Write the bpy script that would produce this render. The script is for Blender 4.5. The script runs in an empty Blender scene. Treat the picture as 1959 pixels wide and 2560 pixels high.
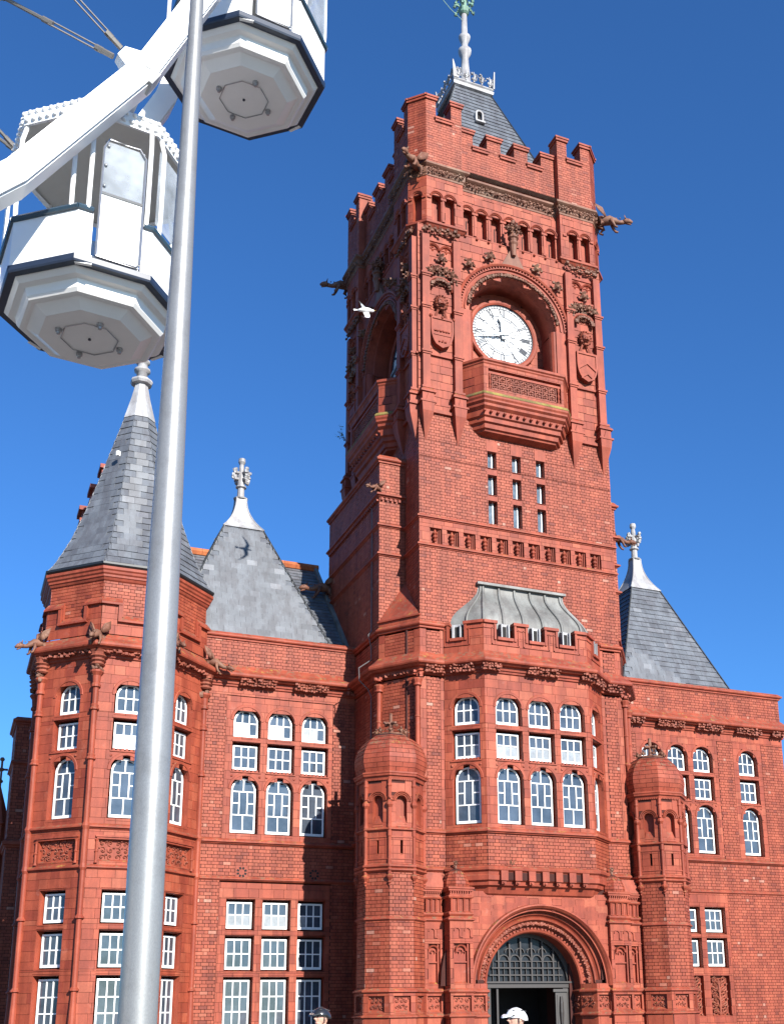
import bpy, math, random
import numpy as np
from mathutils import Vector, Matrix
random.seed(7)
rnd = random.random
def ru(a, b): return a + (b - a) * random.random()
PI = math.pi

# ---------------------------------------------------------------- camera, world, sun
sc = bpy.context.scene
YAW, PIT, ROLL = .4128, .2682, -.0126
FPX, CXP, CYP, IW, IH = 2842.1, 1123.2, 1745.1, 1959., 2560.
Fw = Vector((math.sin(YAW) * math.cos(PIT), math.cos(YAW) * math.cos(PIT), math.sin(PIT)))
R0 = Vector((math.cos(YAW), -math.sin(YAW), 0)); U0 = R0.cross(Fw)
Rt = math.cos(ROLL) * R0 + math.sin(ROLL) * U0
Up = -math.sin(ROLL) * R0 + math.cos(ROLL) * U0
EYE = Vector((0, 0, 1.6))
cd = bpy.data.cameras.new('camera'); cam = bpy.data.objects.new('camera', cd)
sc.collection.objects.link(cam)
M = Matrix((Rt, Up, -Fw)).transposed().to_4x4(); M.translation = EYE
cam.matrix_world = M
cd.sensor_fit = 'HORIZONTAL'; cd.sensor_width = 36; cd.lens = 36 * FPX / IW
cd.shift_x = -(CXP - IW / 2) / IW; cd.shift_y = (CYP - IH / 2) / IW
cd.clip_start = .1; cd.clip_end = 3000
sc.camera = cam

SUN = Vector((.155, -1, .505)).normalized()
wd = bpy.data.worlds.new('World'); sc.world = wd; wd.use_nodes = True
nt = wd.node_tree; bg = nt.nodes['Background']
sky = nt.nodes.new('ShaderNodeTexSky'); sky.sky_type = 'NISHITA'; sky.sun_disc = False
sky.sun_elevation = math.asin(SUN.z); sky.sun_rotation = math.radians(180 - 9)
sky.altitude = 0; sky.air_density = 1.0; sky.dust_density = .6; sky.ozone_density = 3.0
tint = nt.nodes.new('ShaderNodeMix'); tint.data_type = 'RGBA'; tint.blend_type = 'MULTIPLY'; tint.inputs[0].default_value = 1
nt.links.new(sky.outputs[0], tint.inputs[6]); tint.inputs[7].default_value = (.50, 1.02, 1.62, 1)
nt.links.new(tint.outputs[2], bg.inputs[0]); bg.inputs[1].default_value = .0615
ld = bpy.data.lights.new('sun', 'SUN'); ld.energy = 5.0; ld.angle = math.radians(.5); ld.color = (1, .955, .88)
lo = bpy.data.objects.new('sun', ld); sc.collection.objects.link(lo)
lo.rotation_euler = SUN.to_track_quat('Z', 'Y').to_euler(); lo.location = (0, -20, 60)
vs = sc.view_settings; vs.view_transform = 'Standard'; vs.look = 'None'; vs.gamma = 1; vs.use_curve_mapping = False; vs.exposure = 0.98

# ---------------------------------------------------------------- materials
MAT = {}
def newmat(name):
    m = bpy.data.materials.new(name); m.use_nodes = True; MAT[name] = m
    return m, m.node_tree, m.node_tree.nodes['Principled BSDF']
def ramp(nt, stops):
    r = nt.nodes.new('ShaderNodeValToRGB'); e = r.color_ramp.elements
    e[0].position, e[0].color = stops[0][0], (*stops[0][1], 1)
    e[1].position, e[1].color = stops[-1][0], (*stops[-1][1], 1)
    for p, c in stops[1:-1]:
        x = e.new(p); x.color = (*c, 1)
    return r
def mixrgb(nt, mode, fac, a, b):
    n = nt.nodes.new('ShaderNodeMix'); n.data_type = 'RGBA'; n.blend_type = mode
    for s, v in ((n.inputs[0], fac), (n.inputs[6], a), (n.inputs[7], b)):
        if isinstance(v, bpy.types.NodeSocket): nt.links.new(v, s)
        elif isinstance(v, tuple): s.default_value = (*v, 1)
        else: s.default_value = v
    return n.outputs[2]
def math_(nt, op, a, b=0, clamp=False):
    n = nt.nodes.new('ShaderNodeMath'); n.operation = op; n.use_clamp = clamp
    for s, v in zip(n.inputs, (a, b)):
        if isinstance(v, bpy.types.NodeSocket): nt.links.new(v, s)
        else: s.default_value = v
    return n.outputs[0]
def noise(nt, scale, detail=3, rough=.6, vec=None, seed=None):
    n = nt.nodes.new('ShaderNodeTexNoise'); n.inputs['Scale'].default_value = scale
    n.inputs['Detail'].default_value = detail; n.inputs['Roughness'].default_value = rough
    if vec is None:
        g = nt.nodes.new('ShaderNodeNewGeometry'); vec = g.outputs['Position']
    nt.links.new(vec, n.inputs['Vector'])
    return n.outputs['Fac']
def clay(name, stops, src, rough=.62, bump=.35, bscale=60, lichen=0., bloom=.0, spec=.3):
    m, nt, b = newmat(name)
    if src == 'attr':
        a = nt.nodes.new('ShaderNodeAttribute'); a.attribute_name = 'tone'; t = a.outputs['Fac']
    elif src == 'rand':
        a = nt.nodes.new('ShaderNodeObjectInfo'); t = a.outputs['Random']
    else:
        t = noise(nt, .9, 4, .65)
        t = math_(nt, 'MULTIPLY_ADD', t, 1.8); t.node.inputs[2].default_value = -.4
    r = ramp(nt, stops); nt.links.new(t, r.inputs[0]); col = r.outputs[0]
    # weathering: broad mottling, fine grain, pale salt bloom, lichen on ledges
    n1 = noise(nt, 1.7, 5, .7); r1 = ramp(nt, [(.3, (.68, .66, .66)), (.75, (1.12, 1.1, 1.1))]); nt.links.new(n1, r1.inputs[0])
    col = mixrgb(nt, 'MULTIPLY', .85, col, r1.outputs[0])
    n2 = noise(nt, 30, 4, .7); r2 = ramp(nt, [(.25, (.75, .72, .72)), (.8, (1.15, 1.15, 1.15))]); nt.links.new(n2, r2.inputs[0])
    col = mixrgb(nt, 'MULTIPLY', .7, col, r2.outputs[0])
    # rain streaks: noise stretched down the wall
    g2 = nt.nodes.new('ShaderNodeNewGeometry'); mp = nt.nodes.new('ShaderNodeVectorMath'); mp.operation = 'MULTIPLY'
    mp.inputs[1].default_value = (3.2, 3.2, .35); nt.links.new(g2.outputs['Position'], mp.inputs[0])
    n5 = noise(nt, 1.0, 4, .6, mp.outputs[0]); r5 = ramp(nt, [(.42, (.70, .66, .66)), (.56, (1.0, 1.0, 1.0))]); nt.links.new(n5, r5.inputs[0])
    col = mixrgb(nt, 'MULTIPLY', .75, col, r5.outputs[0])
    if bloom:
        n3 = noise(nt, 2.6, 6, .75); f = math_(nt, 'MULTIPLY', math_(nt, 'SUBTRACT', n3, .6, True), bloom * 8, True)
        col = mixrgb(nt, 'MIX', f, col, (.62, .38, .32))
    if lichen:
        g = nt.nodes.new('ShaderNodeNewGeometry'); s = nt.nodes.new('ShaderNodeSeparateXYZ'); nt.links.new(g.outputs['True Normal'], s.inputs[0])
        up = math_(nt, 'MULTIPLY', math_(nt, 'SUBTRACT', s.outputs[2], .25, True), 3, True)
        n4 = noise(nt, 7, 6, .75); f = math_(nt, 'MULTIPLY', math_(nt, 'SUBTRACT', n4, .5, True), 7, True)
        f = math_(nt, 'MULTIPLY', math_(nt, 'MULTIPLY', f, up), lichen)
        rl = ramp(nt, [(.42, (.13, .10, .065)), (.58, (.17, .125, .07)), (.66, (.36, .27, .05))]); nt.links.new(noise(nt, 3, 3), rl.inputs[0])
        col = mixrgb(nt, 'MIX', f, col, rl.outputs[0])
    nt.links.new(col, b.inputs['Base Color'])
    b.inputs['Roughness'].default_value = rough; b.inputs['Specular IOR Level'].default_value = spec
    bp = nt.nodes.new('ShaderNodeBump'); bp.inputs['Strength'].default_value = bump; bp.inputs['Distance'].default_value = .004
    nt.links.new(noise(nt, bscale, 4, .7), bp.inputs['Height']); nt.links.new(bp.outputs[0], b.inputs['Normal'])
    return m
BR = [(0, (0.192, 0.040, 0.024)), (.08, (0.259, 0.054, 0.029)), (.30, (0.300, 0.063, 0.032)), (.80, (0.344, 0.080, 0.040)), (.95, (0.375, 0.109, 0.062)), (1, (0.446, 0.224, 0.162))]
BL = [(0, (0.263, 0.050, 0.027)), (.4, (0.313, 0.064, 0.032)), (.75, (0.346, 0.075, 0.037)), (1, (0.378, 0.098, 0.051))]
TC = [(0, (0.249, 0.046, 0.027)), (.5, (0.313, 0.064, 0.033)), (1, (0.355, 0.083, 0.042))]
clay('brick_joined', BR, 'attr', bloom=.10); clay('brick_single', BR, 'rand', bloom=.10)
clay('block_joined', BL, 'attr', bloom=.10); clay('block_single', BL, 'rand', bloom=.10)
clay('terracotta', TC, 'noise', lichen=.8, bloom=.08)
clay('terracotta_carved', [(0, (.22, .055, .034)), (1, (.35, .105, .062))], 'noise', lichen=.6, bump=.5)
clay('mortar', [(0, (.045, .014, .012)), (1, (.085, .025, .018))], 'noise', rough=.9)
clay('weathered_stone', [(0, (.14, .055, .035)), (.5, (.21, .095, .06)), (1, (.28, .18, .12))], 'noise', lichen=.8, bump=.6)
SLT = [(0, (.108, .121, .138)), (.15, (.124, .138, .156)), (.8, (.136, .151, .170)), (.96, (.146, .162, .182)), (1, (.20, .215, .235))]
clay('slate_joined', SLT, 'attr', rough=.5, bump=.3, bscale=25, spec=.45); clay('slate_single', SLT, 'rand', rough=.5, bump=.3, bscale=25, spec=.45)
clay('slate_bed', [(0, (.025, .03, .036)), (1, (.04, .045, .05))], 'noise', rough=.8)
clay('ridge_clay', [(0, (.40, .10, .035)), (1, (.52, .17, .06))], 'noise')
clay('lead', [(0, (.13, .133, .125)), (.5, (.20, .205, .192)), (1, (.28, .285, .27))], 'noise', rough=.5, bump=.25, bscale=9)
clay('pale_lead', [(0, (.26, .27, .275)), (.5, (.40, .41, .415)), (1, (.52, .53, .53))], 'noise', rough=.5, bump=.3, bscale=14)
clay('verdigris', [(0, (.10, .25, .18)), (1, (.30, .48, .38))], 'noise', rough=.6)
def plain(name, col, rough=.5, metal=0, spec=.5, bumps=0, var=.12, scale=8):
    m, nt, b = newmat(name)
    r = ramp(nt, [(.3, tuple(c * (1 - var) for c in col)), (.7, tuple(min(1, c * (1 + var * .6)) for c in col))])
    nt.links.new(noise(nt, scale, 5, .7), r.inputs[0]); nt.links.new(r.outputs[0], b.inputs['Base Color'])
    b.inputs['Roughness'].default_value = rough; b.inputs['Metallic'].default_value = metal; b.inputs['Specular IOR Level'].default_value = spec
    if bumps:
        bp = nt.nodes.new('ShaderNodeBump'); bp.inputs['Strength'].default_value = bumps; bp.inputs['Distance'].default_value = .003
        nt.links.new(noise(nt, 45, 4, .7), bp.inputs['Height']); nt.links.new(bp.outputs[0], b.inputs['Normal'])
    return m
plain('white_paint', (.80, .80, .78), .45)
plain('glass_pane', (.058, .072, .094), .06, spec=.9, var=.6, scale=.9)
plain('blind_pane', (.25, .27, .285), .25, spec=.7, var=.4, scale=2.5)
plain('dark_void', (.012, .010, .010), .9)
plain('slit_glass', (.10, .13, .16), .15, spec=.8, var=.5, scale=6)
plain('door_wood', (.034, .028, .026), .5, bumps=.3)
plain('door_glass', (.016, .018, .022), .25, spec=.3, var=.6, scale=5)
plain('gutter', (.015, .016, .018), .4)
plain('dial', (.72, .74, .75), .35, var=.03)
plain('dial_iron', (.022, .030, .050), .5)
plain('hand_metal', (.36, .41, .44), .4)
plain('gondola_white', (.80, .80, .79), .3, var=.03)
plain('gondola_under', (.80, .785, .75), .35, var=.04, scale=3)
plain('gondola_navy', (.020, .030, .055), .35)
plain('gondola_navy_rail', (.03, .06, .09), .25)
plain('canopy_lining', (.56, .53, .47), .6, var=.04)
plain('bulb', (.78, .78, .77), .15, spec=.8)
plain('rim_white', (.82, .82, .81), .35, var=.04, scale=3)
plain('rim_grey', (.42, .43, .43), .5, var=.15)
plain('steel_rod', (.23, .21, .19), .4, .6)
plain('bolt_metal', (.40, .40, .41), .35, .8)
plain('skin', (.55, .30, .22), .5, var=.08)
plain('helmet_white', (.80, .80, .80), .25, var=.02)
plain('helmet_black', (.018, .018, .020), .22, spec=.8)
plain('jacket_white', (.76, .77, .72), .7, var=.08)
plain('jacket_yellow', (.72, .76, .42), .7, var=.1)
plain('trousers_dark', (.03, .035, .05), .8)
plain('shoes_black', (.02, .02, .02), .5)
plain('hair', (.05, .03, .02), .8)
plain('gull_white', (.75, .74, .72), .7, var=.03)
plain('gull_grey', (.30, .31, .33), .7, var=.05)
plain('gull_dark', (.04, .04, .04), .7)
plain('gull_beak', (.55, .35, .05), .5)
plain('leaf', (.07, .11, .03), .7, var=.4, scale=40)
plain('twig', (.06, .045, .03), .8)
plain('conduit', (.12, .11, .11), .5)
# brushed steel pole, clear polycarbonate, paving
m, nt, b = newmat('pole_steel')
g = nt.nodes.new('ShaderNodeTexCoord'); mp = nt.nodes.new('ShaderNodeMapping'); mp.inputs['Scale'].default_value = (260, 260, 90)
nt.links.new(g.outputs['Object'], mp.inputs[0]); nz = noise(nt, 1, 3, .7, mp.outputs[0])
r = ramp(nt, [(.3, (.24, .24, .235)), (.7, (.33, .325, .315))]); nt.links.new(nz, r.inputs[0])
r9 = ramp(nt, [(.35, (.72, .70, .68)), (.5, (1, 1, 1))]); nt.links.new(noise(nt, 2.2, 6, .75), r9.inputs[0])
nt.links.new(mixrgb(nt, 'MULTIPLY', .6, r.outputs[0], r9.outputs[0]), b.inputs['Base Color'])
b.inputs['Metallic'].default_value = .45; b.inputs['Roughness'].default_value = .36
bp = nt.nodes.new('ShaderNodeBump'); bp.inputs['Strength'].default_value = .15; bp.inputs['Distance'].default_value = .001
nt.links.new(nz, bp.inputs['Height']); nt.links.new(bp.outputs[0], b.inputs['Normal'])
m, nt, b = newmat('clear_panel')
tr = nt.nodes.new('ShaderNodeBsdfTransparent'); tr.inputs[0].default_value = (.82, .86, .88, 1)
mx = nt.nodes.new('ShaderNodeMixShader'); b.inputs['Base Color'].default_value = (.55, .58, .62, 1); b.inputs['Roughness'].default_value = .12
ff = math_(nt, 'MULTIPLY_ADD', noise(nt, 2.2, 3), .9); ff.node.inputs[2].default_value = -.1
nt.links.new(ff, mx.inputs[0]); nt.links.new(tr.outputs[0], mx.inputs[1]); nt.links.new(b.outputs[0], mx.inputs[2])
nt.links.new(mx.outputs[0], nt.nodes['Material Output'].inputs[0])
m, nt, b = newmat('paving')
bk = nt.nodes.new('ShaderNodeTexBrick'); bk.inputs['Scale'].default_value = 1; bk.inputs['Color1'].default_value = (.13, .12, .11, 1)
bk.inputs['Color2'].default_value = (.11, .105, .10, 1); bk.inputs['Mortar'].default_value = (.06, .058, .055, 1)
bk.inputs['Brick Width'].default_value = .6; bk.inputs['Row Height'].default_value = .3; bk.inputs['Mortar Size'].default_value = .008
gg = nt.nodes.new('ShaderNodeNewGeometry'); nt.links.new(gg.outputs['Position'], bk.inputs['Vector'])
nt.links.new(mixrgb(nt, 'MULTIPLY', .4, bk.outputs[0], (.9, .9, .9)), b.inputs['Base Color']); b.inputs['Roughness'].default_value = .8

# ---------------------------------------------------------------- objects and frames
COL = sc.collection
def link(o, parent=None):
    COL.objects.link(o)
    if parent is not None: o.parent = parent
    return o
def empty(name, loc=(0, 0, 0), scale=1, **props):
    o = bpy.data.objects.new(name, None); o.location = loc; o.scale = (scale,) * 3; o.empty_display_size = .3
    for k, v in props.items(): o[k] = v
    return link(o)

class Fr:
    """a plane frame: u along it, d out of it, v up in it"""
    def __init__(s, x, y, deg, z=0, V=None, N=None):
        a = math.radians(deg)
        s.o = np.array([x, y, z], float); s.U = np.array([math.cos(a), math.sin(a), 0.])
        s.N = np.array([math.sin(a), -math.cos(a), 0.]) if N is None else np.array(N, float)
        s.V = np.array([0, 0, 1.]) if V is None else np.array(V, float)
    def P(s, u, d, v): return s.o + s.U * u + s.N * d + s.V * v
    def shift(s, u=0, d=0, v=0):
        f = Fr(0, 0, 0); f.o = s.P(u, d, v); f.U, f.N, f.V = s.U, s.N, s.V
        return f
    def turned(s, ang):
        """the same plane with u,v turned about the normal"""
        f = Fr(0, 0, 0); c, n = math.cos(ang), math.sin(ang); f.o = s.o.copy()
        f.U = s.U * c + s.V * n; f.V = -s.U * n + s.V * c; f.N = s.N
        return f

STUFFY = {'carved_foliage', 'carved_frieze', 'carved_panel', 'arch_dentils', 'dentil_course', 'turret_dentils', 'balcony_lattice', 'spire_cresting', 'carved_capital', 'arcade_slit', 'vent_hole', 'dial_tracery'}
class MB:
    def __init__(s): s.v = []; s.f = []
    def quad(s, *p):
        n = len(s.v); s.v += [tuple(q) for q in p]; s.f.append(tuple(range(n, n + len(p))))
    def hexa(s, p):
        """p: 8 points, bottom 4 then top 4"""
        n = len(s.v); s.v += [tuple(q) for q in p]
        s.f += [tuple(n + i for i in q) for q in ((3, 2, 1, 0), (4, 5, 6, 7), (0, 1, 5, 4), (1, 2, 6, 5), (2, 3, 7, 6), (3, 0, 4, 7))]
    def box(s, fr, u0, u1, d0, d1, v0, v1):
        P = fr.P
        s.hexa([P(u0, d1, v0), P(u1, d1, v0), P(u1, d0, v0), P(u0, d0, v0), P(u0, d1, v1), P(u1, d1, v1), P(u1, d0, v1), P(u0, d0, v1)])
    def rings(s, rings, closed=True, caps=(True, True), wrap=False):
        k = len(rings[0]); n = len(s.v)
        for r in rings: s.v += [tuple(q) for q in r]
        m = len(rings)
        for i in range(m if wrap else m - 1):
            a, b = n + i * k, n + ((i + 1) % m) * k
            for j in range(k if closed else k - 1):
                s.f.append((a + j, a + (j + 1) % k, b + (j + 1) % k, b + j))
        if caps[0]: s.f.append(tuple(n + j for j in range(k))[::-1])
        if caps[1]: s.f.append(tuple(n + (m - 1) * k + j for j in range(k)))
    def lathe(s, x, y, prof, n=12, rot=0., caps=(True, True), sy=1.):
        s.rings([[(x + r * math.cos(rot + 2 * PI * j / n), y + sy * r * math.sin(rot + 2 * PI * j / n), z) for j in range(n)] for r, z in prof], caps=caps)
    def octo(s, x, y, prof, caps=(True, True)):
        """octagon with flats to the axes; profile radius = apothem"""
        s.lathe(x, y, [(r / math.cos(PI / 8), z) for r, z in prof], 8, PI / 8, caps)
    def tube(s, pts, rad, n=6, caps=True):
        pts = [Vector(p) for p in pts]
        if not hasattr(rad, '__len__'): rad = [rad] * len(pts)
        rg = []; prev = None
        for i, p in enumerate(pts):
            t = (pts[min(i + 1, len(pts) - 1)] - pts[max(i - 1, 0)]).normalized()
            a = prev if prev is not None else (Vector((0, 0, 1)) if abs(t.z) < .9 else Vector((1, 0, 0)))
            x = t.cross(a)
            if x.length < 1e-4: x = t.cross(Vector((1, 0, 0)))
            x.normalize(); y = t.cross(x); prev = -y if False else a
            rg.append([p + (x * math.cos(2 * PI * j / n) + y * math.sin(2 * PI * j / n)) * rad[i] for j in range(n)])
        s.rings(rg, caps=(caps, caps))
    def blob(s, c, r, n=6, m=4, jit=.15, ax=(1, 1, 1)):
        c = Vector(c); rg = []
        for i in range(1, m):
            th = PI * i / m
            rg.append([c + Vector((math.sin(th) * math.cos(2 * PI * j / n) * ax[0], math.sin(th) * math.sin(2 * PI * j / n) * ax[1], math.cos(th) * ax[2])) * r * ru(1 - jit, 1 + jit) for j in range(n)])
        s.rings(rg)
    def mould(s, path, prof, closed=False, capped=True):
        """profile [(out, z)] swept along a plan polyline whose outside is on its right"""
        n = len(path); rg = []
        for i, p in enumerate(path):
            p = Vector(p)
            if closed: a, b = Vector(path[i - 1]), Vector(path[(i + 1) % n])
            else: a = Vector(path[i - 1]) if i else None; b = Vector(path[i + 1]) if i < n - 1 else None
            ns = []
            for q0, q1 in ((a, p), (p, b)):
                if q0 is None or q1 is None: continue
                t = (q1 - q0).normalized(); ns.append(Vector((t.y, -t.x)))
            if len(ns) == 2:
                mt = ns[0] + ns[1]; mt = mt / max(.15, mt.dot(ns[0]))
            else: mt = ns[0]
            rg.append([(p.x + mt.x * d, p.y + mt.y * d, z) for d, z in prof])
        s.rings(rg, closed=False, caps=(capped and not closed,) * 2, wrap=closed)
    def arc(s, fr, uc, vc, prof, a0=0., a1=PI, n=24, caps=True, closed=False):
        """profile [(radius, d)] swept about (uc, vc) in the frame's plane"""
        rg = []
        for i in range(n + 1):
            a = a0 + (a1 - a0) * i / n
            rg.append([fr.P(uc + r * math.cos(a), d, vc + r * math.sin(a)) for r, d in prof])
        s.rings(rg, closed=closed, caps=(caps, caps))
    def fan(s, fr, uc, vc, r, d, n=32, a0=0., a1=2 * PI):
        k = len(s.v); s.v.append(tuple(fr.P(uc, d, vc)))
        for i in range(n + 1):
            a = a0 + (a1 - a0) * i / n; s.v.append(tuple(fr.P(uc + r * math.cos(a), d, vc + r * math.sin(a))))
        for i in range(n): s.f.append((k, k + 1 + i, k + 2 + i))
    def curl(s, fr, u, v, r, d, sign=1, a0=0., w=.16, turns=.85):
        """one carved scroll leaf"""
        n = 7; pts = []
        for i in range(n):
            t = i / (n - 1); a = a0 + sign * 2 * PI * turns * t; q = r * (1 - .62 * t)
            pts.append(fr.P(u + q * math.cos(a), d + .25 * r * math.sin(PI * t), v + q * math.sin(a)))
        s.tube(pts, [r * w * (1.25 - .5 * abs(t * 2 - 1)) for t in [i / (n - 1) for i in range(n)]], 4)
        s.blob(fr.P(u, d + r * .1, v), r * .30, 5, 3)
    def foliage(s, fr, u0, u1, v0, v1, d, size, dens=1., out=.5):
        """carved scrollwork filling a panel"""
        nu = max(1, int(round((u1 - u0) / size * dens))); nv = max(1, int(round((v1 - v0) / size * dens)))
        for i in range(nu):
            for j in range(nv):
                u = u0 + (u1 - u0) * (i + .5) / nu; v = v0 + (v1 - v0) * (j + .5) / nv
                sg = 1 if (i + j) % 2 else -1
                if 2 * (i + .5) < nu: sg = -sg
                s.curl(fr, u + ru(-.06, .06) * size, v + ru(-.06, .06) * size, size * ru(.38, .48), d, sg, ru(0, 6.28) * .25 + (PI / 2 if j % 2 else -PI / 2))
                s.blob(fr.P(u + sg * size * .45, d + size * .1, v + size * .4), size * ru(.13, .2), 5, 3, .3)
    def build(s, name, mat, parent=None, smooth=False, **props):
        if name in STUFFY: props['kind'] = 'stuff'
        me = bpy.data.meshes.new(name); me.from_pydata([tuple(map(float, p)) for p in s.v], [], s.f)
        me.materials.append(MAT[mat])
        if smooth: me.polygons.foreach_set('use_smooth', [True] * len(me.polygons))
        me.update(); o = bpy.data.objects.new(name, me)
        for k, v in props.items(): o[k] = v
        return link(o, parent)
def recalc(o):
    import bmesh
    bm = bmesh.new(); bm.from_mesh(o.data); bmesh.ops.recalc_face_normals(bm, faces=bm.faces); bm.to_mesh(o.data); bm.free(); return o

# the building is measured in a local frame and brought to real size about the eye point
CL = Vector((-12.194, -30, 1.6)); KS = 1.0
def toW(p): return EYE + (Vector(p) - CL) * KS
def toL(p): return CL + (Vector(p) - EYE) / KS
def proj(pl):
    d = Vector(pl) - CL; z = d.dot(Fw)
    return (CXP + FPX * d.dot(Rt) / z, CYP - FPX * d.dot(Up) / z, z)
ROOT = empty('brick_building', toW((0, 0, 0)), KS, label='red brick and terracotta Victorian building with a tall clock tower', category='building')
ROOT.location = EYE - CL * KS

# ---------------------------------------------------------------- masonry
PIECES = {'brick': [], 'block': [], 'slate': []}
BED = {'brick': 'mortar', 'block': 'mortar', 'slate': 'slate_bed'}
SPEC = {'brick': (.1, (.235, .115), .0135, .020, .003), 'block': (.27, (.46, .30), .008, .014, .0025), 'slate': (.235, (.37, .37), .005, .030, .003)}
def spans(u0, u1, v, holes):
    iv = [(u0, u1)]
    for h in holes:
        if h[0] == 'r':
            _, a, b, za, zb = h
            if not za < v < zb: continue
        elif h[0] == 'a':     # arch: centre, radius, spring, bottom
            _, c, r, zs, zb = h
            if v <= zb or v >= zs + r: continue
            w = r if v <= zs else math.sqrt(max(0, r * r - (v - zs) ** 2)); a, b = c - w, c + w
        else:                 # circle
            _, c, r, zc = h
            if abs(v - zc) >= r: continue
            w = math.sqrt(r * r - (v - zc) ** 2); a, b = c - w, c + w
        out = []
        for p, q in iv:
            if b <= p or a >= q: out.append((p, q)); continue
            if a > p: out.append((p, a))
            if b < q: out.append((q if False else b, q))
        iv = out
    return [(p, q) for p, q in iv if q - p > .012]
def masonry(fr, u0, u1, v0, v1, kind='brick', holes=(), name='wall', bounds=None, uo=0., h=None, d=0., bed=True):
    """courses of pieces over a recessed bed; returns the bed, parent of its pieces"""
    hh, Ls, J, depth, jit = SPEC[kind]; hh = h or hh
    mb = MB(); rows = []; k0 = math.floor(v0 / hh + 1e-6); k1 = math.ceil(v1 / hh - 1e-6)
    idx = len(PIECES[kind])
    cuts = sorted({round(z, 4) for h_ in holes for z in ((h_[3], h_[4]) if h_[0] == 'r' else (h_[4],) if h_[0] == 'a' else ()) if v0 < z < v1})
    rowl = []
    for k in range(k0, k1):
        a, b = max(v0, k * hh), min(v1, (k + 1) * hh); e = [a] + [z for z in cuts if a + .02 < z < b - .02] + [b]
        rowl += [(k, p_, q_) for p_, q_ in zip(e[:-1], e[1:])]
    for k, a, b in rowl:
        if b - a < .012: continue
        m = (a + b) / 2
        lo_, hi_ = (u0, u1) if bounds is None else bounds(m)
        for p, q in spans(lo_, hi_, m, holes):
            mb.quad(fr.P(p, d - depth, a), fr.P(q, d - depth, a), fr.P(q, d - depth, b), fr.P(p, d - depth, b))
            per = Ls[0] + Ls[1]; ph = uo + (0 if k % 2 == 0 else (per / 2 if kind != 'slate' else Ls[0] / 2))
            u = math.floor((p - ph) / per) * per + ph; i = 0
            while u < q:
                L = Ls[i % 2]; x0, x1 = max(p, u), min(q, u + L)
                if x1 - x0 > .03:
                    dd = d + ru(-jit, jit); PIECES[kind].append((fr, x0 + J / 2, x1 - J / 2, a + J / 2, b - J / 2, dd, depth, random.random(), x1 - x0 > L - .002 and b - a > hh - .002))
                u += L; i += 1
    o = mb.build(name, BED[kind], ROOT)
    o['_span'] = 1
    BEDS.append((o, kind, idx, len(PIECES[kind])))
    return o
BEDS = []
def tone_of(kind, t):
    if kind == 'brick': return .93 + .07 * (t * 50 - 49) if t > .985 else (t * .12 / .07 if t < .07 else .12 + .75 * t)
    return t
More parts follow.
